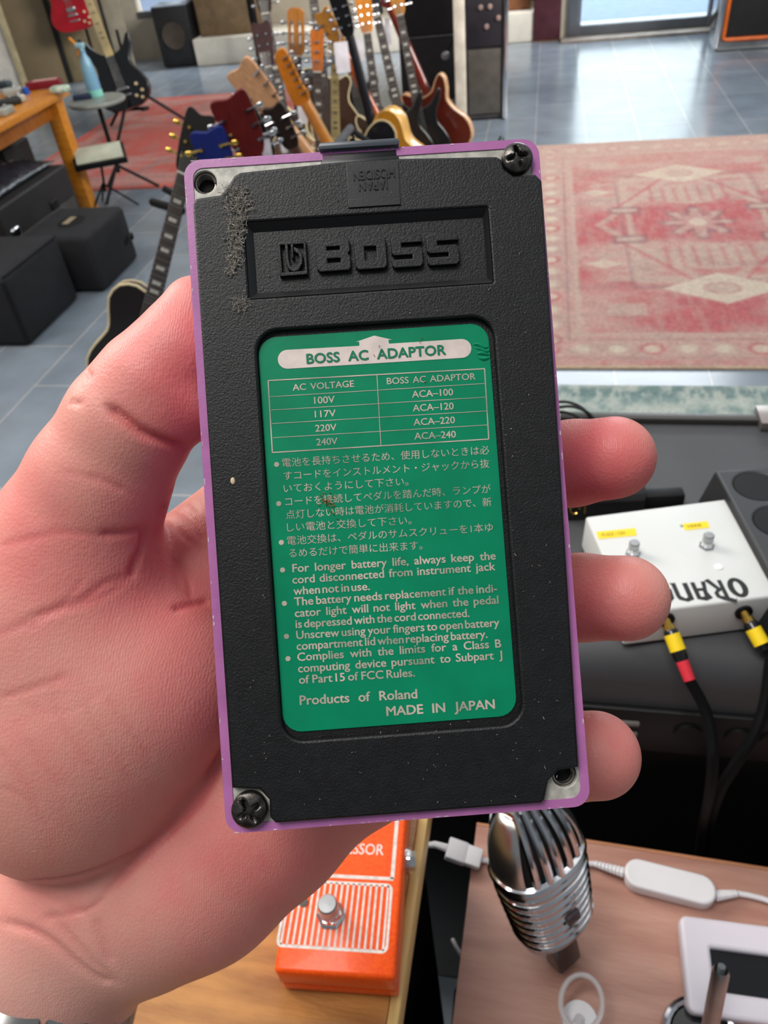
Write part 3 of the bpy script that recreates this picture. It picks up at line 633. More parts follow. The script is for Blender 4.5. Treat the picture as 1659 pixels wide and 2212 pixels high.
for ia in range(8):
    for ib in range(ia+1, 8):
        A, B = np.array(cor[ia]), np.array(cor[ib])
        if np.abs(A-B).sum() != 1: continue
        sa, sb = sl(S, cor[ia]), sl(S, cor[ib]); c = (sa < 0) != (sb < 0); t = np.where(c, sa/np.where(c, sa-sb, 1), 0)
        for x in range(3): acc[..., x] += np.where(c, A[x]+t*(B[x]-A[x]), 0)
        num += c
cell = np.argwhere(act); vid = -np.ones(act.shape, np.int64); vid[act] = np.arange(len(cell))
V = lo_+(cell+acc[act]/num[act][:, None])*hh
Q = []
for ax in range(3):
    o1 = [0, 0, 0]; o1[ax] = 1; u_, v_ = [(1, 2), (2, 0), (0, 1)][ax]
    a = S[tuple(slice(0, S.shape[k]-o1[k]) for k in range(3))]; b = S[tuple(slice(o1[k], None) for k in range(3))]
    e_ = np.argwhere((a < 0) != (b < 0)); e_ = e_[(e_[:, u_] > 0) & (e_[:, v_] > 0) & (e_[:, 0] < dims[0]-1) & (e_[:, 1] < dims[1]-1) & (e_[:, 2] < dims[2]-1)]
    fl = S[tuple(e_.T)] < 0; du = np.zeros(3, int); du[u_] = 1; dv = np.zeros(3, int); dv[v_] = 1
    qd = np.stack([vid[tuple((e_-du-dv).T)], vid[tuple((e_-dv).T)], vid[tuple(e_.T)], vid[tuple((e_-du).T)]], 1); qd[~fl] = qd[~fl][:, ::-1]; Q.append(qd)
Q = np.concatenate(Q); Q = Q[(Q >= 0).all(1)]
# split every quad in four and pull the points onto the exact surface
ed = np.sort(np.concatenate([Q[:, [0, 1]], Q[:, [1, 2]], Q[:, [2, 3]], Q[:, [3, 0]]]), 1); ue, inv = np.unique(ed, axis=0, return_inverse=True); inv = inv.reshape(4, -1).T
nV, nE = len(V), len(ue); V = np.concatenate([V, V[ue].mean(1), V[Q].mean(1)]); eI = inv+nV; fI = np.arange(len(Q))+nV+nE
Q = np.concatenate([np.stack([Q[:, k], eI[:, k], fI, eI[:, k-1]], 1) for k in range(4)])
def grad(p, e=.25):
    g_ = np.stack([handsd(p+np.eye(3)[k]*e)-handsd(p-np.eye(3)[k]*e) for k in range(3)], 1); return g_/(np.linalg.norm(g_, axis=1)[:, None]+1e-9)
for _ in range(2): V = V-grad(V)*np.clip(handsd(V), -1, 1)[:, None]
Gn = grad(V, .6); dep = np.zeros(len(V)); red = np.zeros(len(V))
for P3, w, dp, rd in CP:
    if len(P3) < 2: continue
    bb0, bb1 = P3.min(0)-7, P3.max(0)+7; near = np.where(((V > bb0) & (V < bb1)).all(1))[0]
    if not len(near): continue
    D = np.linalg.norm(V[near][:, None]-P3[None], axis=2); j = D.argmin(1); dm = D[np.arange(len(near)), j]
    dep[near] += dp[j]*np.exp(-(dm/w)**2); red[near] = np.maximum(red[near], rd[j]*np.exp(-(dm/(w*1.5))**2))
V = V-Gn*dep[:, None]
# flushed and pale zones of the skin itself (finger pads, ball of the thumb), then painted crease shade
pxv = V[:, 0]/V[:, 2]*FPX+IW/2; pyv = V[:, 1]/V[:, 2]*FPX+IH/2
fl = np.zeros(len(V))
for a, r, k in ((C(1300, 1010, .176), 13, .9), (C(1300, 1310, .176), 13, .7), (C(1290, 1620, .178), 12, .55), (C(400, 790, .16), 15, .8), (C(390, 880, .16), 11, .7), (C(110, 1200, .165), 26, .45), (C(330, 1330, .165), 22, .4), (C(480, 1750, .19), 22, .5), (C(700, 1800, .19), 24, .4)):
    fl = np.maximum(fl, 1.1*k*np.exp(-(np.linalg.norm(V-a, axis=1)/(r*1.15))**2))
n_a = vnoise(pxv*.004+3, pyv*.004+3, 1.5, 91); n_b = vnoise(pxv*.03+3, pyv*.03+3, 1., 95)
fl = np.clip(fl+.5*red+(n_a-.5)*.7+(n_b-.5)*.25, 0, 1)
BASE, FLUSH, PALE = L3((218, 150, 137)), L3((220, 108, 108)), L3((212, 162, 148))
colr = BASE*(1-fl[:, None])+FLUSH*fl[:, None]
wz = np.clip((pyv-1960)/160, 0, 1)*np.clip((420-pxv)/150, 0, 1); colr = colr*(1-wz[:, None]*.7)+PALE*wz[:, None]*.7
colr *= (1-.12*red)[:, None]  # shade of the creases painted into the skin colour
def skin_mat():
    m = bpy.data.materials.new('skin'); m.use_nodes = True; t = m.node_tree; N = t.nodes.new; L = t.links.new; b = t.nodes['Principled BSDF']
    at = N('ShaderNodeAttribute'); at.attribute_name = 'skin'; L(at.outputs['Color'], b.inputs['Base Color'])
    b.inputs['Roughness'].default_value = .46; b.inputs['Specular IOR Level'].default_value = .4
    b.inputs['Subsurface Weight'].default_value = .25; b.inputs['Subsurface Radius'].default_value = (1., .35, .2); b.inputs['Subsurface Scale'].default_value = .0022
    co = N('ShaderNodeTexCoord'); n1 = N('ShaderNodeTexVoronoi'); n1.inputs['Scale'].default_value = 1400; L(co.outputs['Object'], n1.inputs['Vector'])
    wv = N('ShaderNodeTexWave'); wv.inputs['Scale'].default_value = 620; wv.inputs['Distortion'].default_value = 9; wv.inputs['Detail'].default_value = 2; wv.inputs['Detail Scale'].default_value = .25; L(co.outputs['Object'], wv.inputs['Vector'])
    n2 = N('ShaderNodeTexNoise'); n2.inputs['Scale'].default_value = 260; n2.inputs['Detail'].default_value = 5; L(co.outputs['Object'], n2.inputs['Vector'])
    ad = N('ShaderNodeMath'); ad.operation = 'MULTIPLY_ADD'; ad.inputs[1].default_value = .28; L(wv.outputs['Fac'], ad.inputs[0]); L(n1.outputs['Distance'], ad.inputs[2])
    a2 = N('ShaderNodeMath'); a2.operation = 'MULTIPLY_ADD'; a2.inputs[1].default_value = 1.2; L(n2.outputs[0], a2.inputs[0]); L(ad.outputs[0], a2.inputs[2])
    bp = N('ShaderNodeBump'); bp.inputs['Strength'].default_value = .28; bp.inputs['Distance'].default_value = .00025; L(a2.outputs[0], bp.inputs['Height']); L(bp.outputs[0], b.inputs['Normal'])
    return m
M_SKIN = skin_mat()
def toW(v): return O+(np.asarray(v)/1000.) @ RC.T
root = toW(C(62, 2160, .208))
hand = mesh('person', (toW(V)-root, [tuple(map(int, f_)) for f_ in Q]), M_SKIN, sharp=179); hand.location = root
at = hand.data.color_attributes.new('skin', 'FLOAT_COLOR', 'POINT'); at.data.foreach_set('color', np.concatenate([colr, np.ones((len(colr), 1))], 1).astype(np.float32).ravel())
tag(hand, "person's bare left hand gripping the purple pedal, thumb left, fingertips right", 'person')
M_NAIL = mat('fingernail', (238, 196, 180), .25, var=.05, coat=.3)
# little finger's nail seen edge-on at the tip
def shell_nail(ctr, u, v, n, ru, rv, rad):
    vs = []; fs = []; nu, nv_ = 9, 7
    for i in range(nu):
        for j in range(nv_):
            a = (i/(nu-1)-.5)*2; b_ = (j/(nv_-1)-.5)*2; p = ctr+u*a*ru*(1-.15*b_*b_)+v*b_*rv+n*(math.sqrt(max(rad*rad-(a*ru)**2, 0))-rad); vs.append(p)
    fs = [(i*nv_+j, i*nv_+j+1, (i+1)*nv_+j+1, (i+1)*nv_+j) for i in range(nu-1) for j in range(nv_-1)]
    k = len(vs); vs += [p-n*.5 for p in vs]; fs += [tuple(x+k for x in f[::-1]) for f in fs]
    rimv = [i*nv_ for i in range(nu)]+[(nu-1)*nv_+j for j in range(1, nv_)]+[i*nv_+nv_-1 for i in range(nu-2, -1, -1)]+[j for j in range(nv_-2, 0, -1)]
    fs += [(rimv[i], rimv[(i+1) % len(rimv)], rimv[(i+1) % len(rimv)]+k, rimv[i]+k) for i in range(len(rimv))]
    return toW(vs)-root, fs
def nrm(a): return np.array(a, float)/np.linalg.norm(a)
ctr, rr_ = C(1288, 1631, .180, 93); dv_ = nrm(C(1330, 1631, .174)-ctr); dn = nrm(np.array([.62, .0, .78])); du_ = np.cross(dv_, dn)
mesh('fingernail', shell_nail(ctr+nrm([.75, .02, .66])*(rr_-.1)+np.array([.75, 1.6, .1]), nrm([0, 1, 0]), nrm([.72, 0, -.69]), nrm([.69, 0, .72]), 5.0, 4.2, 8.), M_NAIL, hand)
# wristwatch: links hugging the wrist
wc = C(95, 2215, .212); e1 = nrm([1, .12, 0]); e2 = nrm([-.05, .55, .83]); ringp = []
for k in range(22):
    t = 2*math.pi*k/22; d_ = e1*math.cos(t)+e2*math.sin(t); s_ = 3.
    for _ in range(60): s_ += max(.12, .6*abs(float(handsd((wc+d_*s_)[None])[0]))) if handsd((wc+d_*s_)[None])[0] < 0 else 0
    ringp.append((wc+d_*(s_+1.1), d_))
wroot = toW(wc); wat = thing('wristwatch', 'steel wristwatch with a link bracelet on the wrist at the lower left corner', 'watch', Matrix.Translation(wroot))
M_LINK = mat('watch_steel', (150, 148, 146), .25, .9, var=.1)
en = np.cross(e1, e2)
for k in range(22):
    p, d_ = ringp[k]; pn = ringp[(k+1) % 22][0]; tg = nrm(ringp[(k+1) % 22][0]-ringp[k-1][0]); W3 = lambda a: RC @ a
    nn = nrm(np.cross(tg, en)); m = frame(toW(p)-wroot, W3(tg), W3(en), W3(np.cross(tg, en)))
    if k == 6:
        mesh('watch_case', MB().add(lathe([(.0, -.001), (.0155, -.001), (.0165, .001), (.0165, .006), (.014, .008), (0, .008)], 28), m), M_LINK, wat)
    else:
        mesh('bracelet_link', MB().add(box((0, 0, 0), (np.linalg.norm(pn-p)/1000*.92, .016, .0022), .0005), m), M_LINK, wat)

# ------------------------------------------------------------------ near right: black equipment case with switcher, power strip, cables
CZ = .86
lowm = MB().add(box((.27, .585, .37), (.98, .33, .74), .006))  # support under the case, widened left to blacken the gap
mesh('black_cabinet', lowm, mat('black_laminate', (15, 14, 14), .5, var=.1), None)
tag(bpy.data.objects['black_cabinet'], 'black cabinet carrying the black equipment case, behind the wooden board', 'cabinet')
case = thing('equipment_case', 'flat black equipment case on the black cabinet, with the white switcher pedal on top', 'equipment case', tr(.034, .392, .74))
cw, cdp = .70, .335
prof = [(0, 0), (cdp, 0), (cdp, CZ-.74), (.03, CZ-.74)]+[(.03-.03*math.sin(t), CZ-.77+.03*math.cos(t)) for t in np.linspace(.2, math.pi/2, 7)]+[(0, .07)]
n = len(prof); v = [(0, y, z) for y, z in prof]+[(cw, y, z) for y, z in prof]
f = [tuple(range(n)), tuple(range(n, 2*n))[::-1]]+[(i+n, (i+1) % n+n, (i+1) % n, i) for i in range(n)]
mesh('case_body', (v, f), M_GREYBLK, case)
mesh('rear_lip', box((.34, cdp-.006, CZ-.74+.003), (.68, .012, .008), .001), mat('case_edge_strip', (58, 55, 52), .4), case)
mesh('corner_bracket', MB().add(box((.236, cdp-.006, CZ-.74+.006), (.065, .034, .010), .001)).add(lathe([(0, 0), (.007, 0), (.006, .004), (0, .005)], 16), tr(.222, cdp-.014, CZ-.74+.011)), mat('bracket_metal', (150, 142, 138), .35, .7), case)
mesh('front_panel', box((.35, -.003, .033), (.69, .006, .058), .002), mat('rack_front_panel', (20, 20, 21), .5, spec=.3), case)
for x, z in ((.055, .045), (.055, .030)): mesh('slide_switch', box((x, -.0065, z), (.022, .004, .005), .001), mat('switch_grey', (120, 116, 112), .4), case)
jr = lathe([(.0065, 0), (.011, 0), (.011, .003), (.0065, .003)], 20)
for x in (.105, .145, .172): mesh('jack_socket', MB().add(jr, Matrix.Translation((x, -.006, .038)) @ Matrix.Rotation(math.pi/2, 4, 'X')).add(tube([(x, -.004, .038), (x, -.0085, .038)], .004, 10)), M_TUBE, case)
mesh('indicator_light', ball((.196, -.007, .036), .004, 10), mat('red_lens', (150, 30, 34), .2), case)
for x in (.06, .3): mesh('panel_screw', ball((x, -.006, .012), (.003, .0015, .003), 8), M_STEEL, case)
# white two-button switcher
ux = np.array([.9692, .2463]); uy = np.array([-.2463, .9692]); FL = np.array([.0795, .4036]); SW, SD, SH = .1255, .1165, .036
sw = thing('switcher_pedal', 'white two-button switcher pedal with black lettering and yellow tape strips, on the black case', 'switcher pedal', frame((FL[0], FL[1], CZ+.0012), (ux[0], ux[1], 0), (uy[0], uy[1], 0), (0, 0, 1)))
M_SWW = mat('white_powder_coat', (208, 210, 208), .45, var=.03, bump=.1, bscale=1500)
swb = MB().add(box((SW/2, SD/2, SH/2+.001), (SW, SD, SH), .0022, 3, top=(.985, .985)))
mesh('enclosure', swb, M_SWW, sw); mesh('bottom_cover', box((SW/2, SD/2, .0008), (SW*.985, SD*.985, .0016)), M_TUBE, sw)
def swq(px, py, z=SH+.001):
    p = F(px, py, CZ+.0012+z)[:2]-FL; return np.array([p.dot(ux), p.dot(uy), z])
M_TAPE = mat('yellow_tape', (250, 214, 30), .5, var=.05); M_INK = mat('black_ink', (22, 22, 22), .5); M_PENCIL = mat('pencil_ink', (110, 96, 20), .6)
for c_, s_ in (([(1288, 1149), (1372, 1141), (1376, 1157), (1293, 1165)], 'FUZZ / OD'), ([(1473, 1132), (1528, 1126), (1533, 1140), (1480, 1146)], 'VERB')):
    pts = [swq(*k) for k in c_]; k = [tuple(p[:2]) for p in pts]
    o = mesh('tape_strip', plate([k[::-1]], SH+.0011, SH+.0013, 0), M_TAPE, sw, smooth=False)
    tx = MB(); a_, b_ = lerp(k[3], k[0], .3), lerp(k[2], k[1], .3); fit_line(s_, lerp(a_, b_, .12), lerp(a_, b_, .72), .72, SH+.0014, tx, .01, .0034); mesh('tape_writing', tx, M_PENCIL, o, smooth=False)
def footswitch(name, pos, par, s=1.):
    o = mesh(name, MB().add(lathe([(.0, 0), (.0078*s, 0), (.0082*s, .001*s), (.0068*s, .0022*s), (.0062*s, .004*s), (0.004*s, .0045*s)], 6), tr(*pos)).add(lathe([(.0055*s, .003*s), (.0055*s, .0075*s), (.0045*s, .008*s)], 20), tr(*pos)), M_CHROME, par, sharp=25)
    mesh('switch_button', MB().add(lathe([(.0042*s, .007*s), (.0042*s, .0085*s), (.0055*s, .0088*s), (.0055*s, .0155*s), (.0048*s, .0165*s), (0, .0167*s)], 20), tr(*pos)), M_STEEL, o)
for px, py in ((1367, 1196), (1526, 1180)): footswitch('footswitch', swq(px, py), sw, .78)
p = swq(1552, 1225); mesh('led_hole', MB().add(lathe([(.0018, 0), (.0033, 0), (.003, .0008), (.0018, .0008)], 16), tr(*p)), M_WHITE, sw); mesh('led', ball((p[0], p[1], p[2]+.0002), (.0017, .0017, .0005), 10), mat('dark_led', (30, 60, 50), .2), sw)
p = swq(1472, 1136); mesh('led', ball((p[0], p[1], p[2]), (.0016, .0016, .0009), 10), mat('clear_led', (150, 170, 170), .2), sw)
# upside-down heavy letters, drawn by hand: round O, R with a flourish, pointed A, N, G, E
lgm = MB(); A0, A1 = swq(1604, 1249), swq(1376, 1268)         # baseline runs right to left as the lettering is upside down for us
bx_ = (A1-A0)[:2]; bl = np.linalg.norm(bx_); bx_ /= bl; lh = np.linalg.norm(swq(1520, 1252)-swq(1520, 1289)); by_ = np.array([-bx_[1], bx_[0]])
LT = dict(O=[[(.5+.5*math.cos(t), .5+.56*math.sin(t)) for t in np.linspace(0, 6.283, 25)[:-1]], [(.5+.19*math.cos(t), .5+.36*math.sin(t)) for t in np.linspace(0, 6.283, 21)[:-1]]],
          R=[[(.1, 0), (.1, 1), (-.25, 1.12), (-.35, 1.0), (-.2, 1.3), (.5, 1.12), (.85, .95), (.9, .7), (.65, .5), (1.15, -.05), (.85, -.12), (.42, .42), (.36, .42), (.36, 0)], [(.36, .58), (.36, .92), (.6, .86), (.62, .68)]],
          A=[[(.02, 0), (.18, .6), (.02, .95), (.45, 1.08), (.95, .95), (.95, 0), (.68, 0), (.68, .36), (.34, .36), (.3, 0)], [(.42, .52), (.68, .52), (.68, .84), (.46, .84)]],
          N=[[(.05, 0), (.05, .95), (.45, 1.05), (.9, .9), (.98, .7), (.98, .05), (1.08, -.05), (.72, -.05), (.72, .7), (.5, .86), (.34, .8), (.34, 0)]],
          G=[[(.95, .95), (.5, 1.08), (.05, .8), (.0, .3), (.4, -.06), (.95, .06), (.95, .52), (.55, .52), (.55, .4), (.68, .4), (.68, .18), (.45, .16), (.3, .35), (.32, .72), (.55, .9), (.9, .8)]],
          E=[[(.1, 0), (.1, 1), (.9, 1.05), (.85, .82), (.38, .82), (.38, .6), (.75, .6), (.75, .44), (.38, .44), (.38, .18), (.9, .2), (.95, -.02)]])
xx = 0.
for ch, w_ in zip('ORANGE', (1.25, 1.05, 1.1, 1.15, 1.0, 1.0)):
    u = bl/6.55
    for lp in [[[tuple(A0[:2]+bx_*(xx+p[0]*u*w_*.92)+by_*p[1]*lh) for p in l] for l in LT[ch]]]: lgm.add(plate(lp, SH+.0011, SH+.0012, 0))
    xx += u*w_
mesh('lettering', lgm, M_INK, sw, smooth=False)
for px, py, nm in ((1438, 1338, 'a'), (1606, 1322, 'b')):
    d = ray(px, py); k_ = ((FL-O[:2]).dot(uy))/(d[:2].dot(uy)); w3 = O+d*k_
    lx = (w3[:2]-FL).dot(ux); lz = w3[2]-CZ-.0012
    mesh('jack_socket', MB().add(lathe([(.0045, 0), (.0068, 0), (.0068, .002), (.0045, .002)], 20), Matrix.Translation((lx, .0005, lz)) @ Matrix.Rotation(math.pi/2, 4, 'X')), M_TUBE, sw)
    # plug: shaft, collar, barrel with yellow sleeve, leading into a cable
    a = np.array([w3[0], w3[1], w3[2]])-np.array([uy[0], uy[1], 0])*.001
    e_px = (1490, 1470) if nm == 'a' else (1665, 1425)
    e = P(e_px[0], e_px[1], np.dot(a-O, RC[:, 2])-.012); dr_ = nrm(e-a); up_ = nrm(np.cross(dr_, [1, 0, 0])); sd = np.cross(dr_, up_); L_ = np.linalg.norm(e-a)
    pg = thing('cable_plug', 'jack cable with %s leading down from the white switcher pedal' % ('yellow and red sleeves' if nm == 'a' else 'one yellow sleeve, rightmost'), 'cable', frame(a, up_, sd, dr_), 'cables plugged into the switcher')
    mesh('plug_tip', lathe([(.0031, -.004), (.0031, .004), (.0046, .004), (.0046, .008)], 16), M_GOLD, pg)
    mesh('plug_barrel', lathe([(.0044, .007), (.0056, .009), (.0056, L_*.62), (.0046, L_*.68), (.0040, L_*.80), (.003, L_*.82)], 20), M_GLOSSBLK, pg)
    ys = .011 if nm == 'a' else .013
    mesh('yellow_sleeve', lathe([(.0056, ys), (.0060, ys), (.0060, ys+.013), (.0056, ys+.013)], 20), M_TAPE, pg)
    if nm == 'a': mesh('red_sleeve', lathe([(.0034, L_*.68), (.0047, L_*.68), (.0042, L_), (.003, L_)], 20), mat('red_tape', (226, 50, 66), .45), pg)
    de = np.dot(e-O, RC[:, 2])
    if nm == 'a': cpx = [(1490, 1470, de), (1522, 1530, de+.0), (1537, 1590, de-.002), (1540, 1650, de), (1532, 1720, de+.03), (1515, 1800, de+.12), (1505, 1900, de+.2)]
    else: cpx = [(1665, 1425, de), (1652, 1520, de), (1628, 1590, de), (1590, 1650, de+.01), (1555, 1710, de+.04), (1530, 1800, de+.13), (1520, 1900, de+.2)]
    mi = frame(a, up_, sd, dr_).inverted()
    mesh('cord', tube([mi @ Vector(P(*k)) for k in catmull(cpx, 5, False)], .0042, 10), mat('matt_black_cord', (12, 12, 13), .7, spec=.15), pg)
# power strip
sa, sb = F(1545, 1018, .905), F(1659, 1226, .905); sd_ = nrm((sb-sa)); sn = nrm(np.cross([0, 0, 1], sd_)); sn = sn if sn[0] > 0 else -sn
ps = thing('power_strip', 'black power strip with round sockets lying beside the white switcher pedal', 'power strip', frame((sa[0], sa[1], CZ+.0004), sd_, np.cross([0, 0, 1], sd_), (0, 0, 1)))
yd = 1 if np.dot(np.cross([0, 0, 1], sd_), sn) > 0 else -1
sock = []
w_ = .056; Lp = .30
centers = []
for px, py in ((1611, 1052), (1668, 1118), (1712, 1190)):
    p = F(px, py, .905)-sa; centers.append((p.dot(sd_), p.dot(np.cross([0, 0, 1], sd_))))
out_ = [(0, 0), (Lp, 0), (Lp, yd*w_), (0, yd*w_)]
if yd < 0: out_ = out_[::-1]
cxs = [(c[0], yd*w_*.5) for c in centers]; cxs = [cxs[0], (cxs[0][0]+.047, yd*w_*.5), (cxs[0][0]+.094, yd*w_*.5), (cxs[0][0]+.141, yd*w_*.5), (cxs[0][0]+.188, yd*w_*.5)]
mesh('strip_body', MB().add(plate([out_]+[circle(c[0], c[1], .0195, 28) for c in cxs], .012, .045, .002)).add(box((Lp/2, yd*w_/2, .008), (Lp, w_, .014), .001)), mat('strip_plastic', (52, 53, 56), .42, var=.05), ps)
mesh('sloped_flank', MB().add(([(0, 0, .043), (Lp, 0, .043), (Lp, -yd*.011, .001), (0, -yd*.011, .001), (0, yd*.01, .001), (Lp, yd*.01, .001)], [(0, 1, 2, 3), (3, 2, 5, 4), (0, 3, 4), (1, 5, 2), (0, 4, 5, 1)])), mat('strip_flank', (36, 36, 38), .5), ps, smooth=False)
for c in cxs:
    o = mesh('socket_recess', MB().add(lathe([(.0193, .0445), (.0188, .016), (0, .0158)], 28), tr(c[0], c[1], 0)), M_TUBE, ps)
    mesh('earth_clip', MB().add(box((c[0]-.017, c[1], .034), (.003, .005, .012), .0008)).add(box((c[0]+.017, c[1], .034), (.003, .005, .012), .0008)), M_GOLD, o)
# small black adaptor box and thin wires behind the fingers
ab = F(1290, 1105, .875)
adp = thing('adaptor_box', 'small black adaptor with a gold emblem behind the white switcher pedal', 'adaptor', tr(ab[0]+.004, ab[1]+.028, CZ, .12))
mesh('housing', box((0, 0, .016), (.075, .046, .030), .003), M_GLOSSBLK, adp); mesh('gold_emblem', MB().add(tube([(-.027+.0042*math.cos(t), -.0242, .016+.0055*math.sin(t)) for t in np.linspace(0, 5.2, 12)], .0009, 6)).add(tube([(-.018, -.0242, .011), (-.018, -.0242, .021)], .0009, 6)), M_GOLD, adp)
mesh('strain_relief', box((.056, -.006, .010), (.04, .014, .016), .003), M_TUBE, adp)
wr0 = MB()
for o_ in ((0, 0), (12, 10), (-6, 22)): wr0.add(tube([F(px+o_[0], py+o_[1], .862+zz) for px, py, zz in catmull([(1180, 872, .012), (1222, 868, .014), (1256, 880, .012), (1275, 900, .006), (1300, 920, .004)], 5, False)], .0016, 8))
tag(mesh('loose_wires', wr0, M_TUBE), 'tangle of thin black wires at the far edge of the black case', 'wires')

# ------------------------------------------------------------------ near bottom: oak bench with orange pedal; wooden board with microphone
def wood(name, c1, c2, rz=0., sc=(3., 40., 40.), rough=.4, coat=.2): return mat(name, c1, rough, rgb2=c2, vscale=3., stretch=sc, bump=.1, bscale=20, coat=coat)
TZ = .82
M_CRATESHADE = mat('crate_shade_black', (9, 9, 9), .85, spec=.2)  # near-black puts the shade under bench and board into the colour
tb_ = thing('oak_bench', 'light oak bench top at the bottom edge, under the orange pedal', 'bench', tr(-.067, .33, TZ, -.02))
mesh('bench_top', box((-.40, -.40, -.014), (.80, .80, .028), .0015), wood('oak_veneer', (184, 128, 66), (146, 94, 44), sc=(5, 26, 26)), tb_)
mesh('edge_band', box((.0036, -.40, -.013), (.007, .80, .026), .001), mat('pale_oak_edging', (206, 170, 104), .4, stretch=(30, 3, 30), vscale=4), tb_)
mesh('bench_dark_fill', box((-.40, -.40, -.424), (.776, .76, .79), .003), M_CRATESHADE, tb_)  # block added below the top so the view down the gap stays black
# orange compressor
f0, f1 = F(612, 2142, TZ), F(864, 2160, TZ); cx_ = nrm((f1-f0)*[1, 1, 0]); cy_ = np.array([-cx_[1], cx_[0], 0]); CW = np.linalg.norm(f1-f0)
cp = thing('compressor_pedal', 'orange stompbox with white stripes and one chrome footswitch on the oak bench', 'effect pedal', frame((f0[0], f0[1], TZ+.0005), cx_, cy_, (0, 0, 1)))
M_OR = mat('orange_enamel', (240, 88, 8), .3, var=.1, vscale=500, bump=.08, bscale=700, coat=.1, spec=.35, rgb2=(226, 70, 4))
CH, CD = .034, .122
mesh('lid', box((CW/2, CD/2, .0135+.0105), (CW, CD, .021), .003, 3, top=(1.0, 1.0)), M_OR, cp)
mesh('base', box((CW/2, CD/2, .0065), (CW*.985, CD*.985, .0125), .0022, 3), M_OR, cp)
M_SCR = mat('grey_white_screenprint', (222, 212, 204), .5, var=.12, vscale=300)
zt = .0346
def cpq(px, py):
    p = F(px, py, TZ+zt)-f0; return np.array([p.dot(cx_), p.dot(cy_)])
prt = MB()
def seg(a, b, w): 
    a, b = np.array(a), np.array(b); t = nrm(b-a); n = np.array([-t[1], t[0]])*w/2; prt.add(([(*(a-n), zt), (*(b-n), zt), (*(b+n), zt), (*(a+n), zt)], [(0, 1, 2, 3)]))
bl_, br_, tr2, tl2 = cpq(596, 2042), cpq(838, 2056), cpq(842, 1910), cpq(610, 1895)
prt.add(plate([rrect(bl_[0], bl_[1]-.001, br_[0], tr2[1], .004), rrect(bl_[0]+.0016, bl_[1]+.0008, br_[0]-.0016, tr2[1]-.0018, .003)], zt, zt, 0))
ns = 18
for k in range(ns):
    x = bl_[0]+.003+(br_[0]-bl_[0]-.006)*k/(ns-1); seg((x, bl_[1]+.0005), (x, tr2[1]-.001), .0013)
y_ = cpq(840, 1899)[1]; seg((bl_[0], y_), (br_[0], y_), .0022); seg((br_[0]-.0008, y_), (br_[0]-.0008, CD-.006), .0024); seg((bl_[0]+.0008, y_), (bl_[0]+.0008, CD-.006), .0024); seg((bl_[0], CD-.006), (br_[0], CD-.006), .0022)
c1 = cpq(828, 1848); fit_line('COMPRESSOR', (c1[0]-.055, c1[1]), (c1[0], c1[1]), .72, zt, prt, .01, .0074)
mesh('printed_stripes', prt, M_SCR, cp, smooth=False)
c1 = cpq(716, 1975); footswitch('footswitch', (c1[0], c1[1]-.001, zt-.0003), cp, 1.12)
c1 = cpq(656, 1950); mesh('led', MB().add(lathe([(0, 0), (.0030, 0), (.0030, .001), (.0022, .0018), (0, .0030)], 14), tr(c1[0], c1[1], zt)), mat('smoky_led', (120, 116, 108), .15), cp)
mesh('output_jack', MB().add(lathe([(.0045, 0), (.0085, 0), (.0085, .003), (.0045, .003)], 18), Matrix.Translation((CW-.0002, .078, .016)) @ Matrix.Rotation(math.pi/2, 4, 'Y')).add(lathe([(.003, .002), (.0062, .002), (.0062, .0065), (.003, .0065)], 6), Matrix.Translation((CW, .078, .016)) @ Matrix.Rotation(math.pi/2, 4, 'Y')), M_CHROME, cp)
# wooden board on a low black box
BZ = .66
bx0 = -.034
pb = thing('wooden_board', 'reddish brown wooden board under the chrome microphone', 'board', tr(bx0, .345, BZ, -.045))
mesh('board_panel', box((.40, -.30, -.011), (.80, .60, .022), .001), wood('walnut_veneer', (190, 146, 130), (170, 124, 110), sc=(3, 22, 22), coat=.1), pb)
mesh('edge_strip', box((.40, .0015, -.011), (.80, .003, .022), .0005), mat('board_edge', (190, 130, 92), .5), pb)
tag(mesh('black_crate', MB().add(box((.42, .05, .418), (.74, .56, .43), .005)), M_CRATESHADE), 'black crate supporting the wooden board', 'crate')
tag(mesh('gap_dark_fill', MB().add(box((.315, .05, .10), (.77, .60, .20), .005)), M_CRATESHADE), 'near-black filler block added as shade in gap between oak bench and wooden board', 'crate')  # filler added to keep the gap floor black, as in deep shade
# chrome microphone of the ribbed 1950s shape
mt = F(1128, 1725, .835); mb_ = F(1198, 1994, BZ+.046)
mz = nrm(mt-mb_); tocam = nrm(O-mb_); tocam = nrm(tocam-mz*tocam.dot(mz)); sdv = np.cross(mz, tocam); my = -nrm(tocam*math.cos(.52)+sdv*math.sin(.52)); mx_ = np.cross(my, mz)
mic = thing('vintage_microphone', 'chrome ribbed vintage microphone standing on the wooden board', 'microphone', frame(mb_, mx_, my, mz))
Lm = float(np.linalg.norm(mt-mb_)); 
def ovalring(z, s): return [(s*(.0345*np.sign(math.cos(t))*abs(math.cos(t))**.8), s*(.026*np.sign(math.sin(t))*abs(math.sin(t))**.85), z) for t in np.linspace(0, 2*math.pi, 41)[:-1]]
def msz(t): return (.86+.14*min(1, t/.45)) if t < .62 else 1.-.62*max(0, (t-.62)/.38)**2.2
def loftm(ts, k=1.):
    v = []; n = 40
    for t in ts: v += ovalring(t*Lm, msz(t)*k)
    return v, [(i*n+j, i*n+(j+1) % n, (i+1)*n+(j+1) % n, (i+1)*n+j) for i in range(len(ts)-1) for j in range(n)]+[tuple(range(n))[::-1], tuple(range((len(ts)-1)*n, len(ts)*n))]
mesh('inner_grille', MB().add(loftm(np.linspace(.06, .99, 20), .93)), mat('dark_grille_cloth', (22, 22, 23), .8), mic)
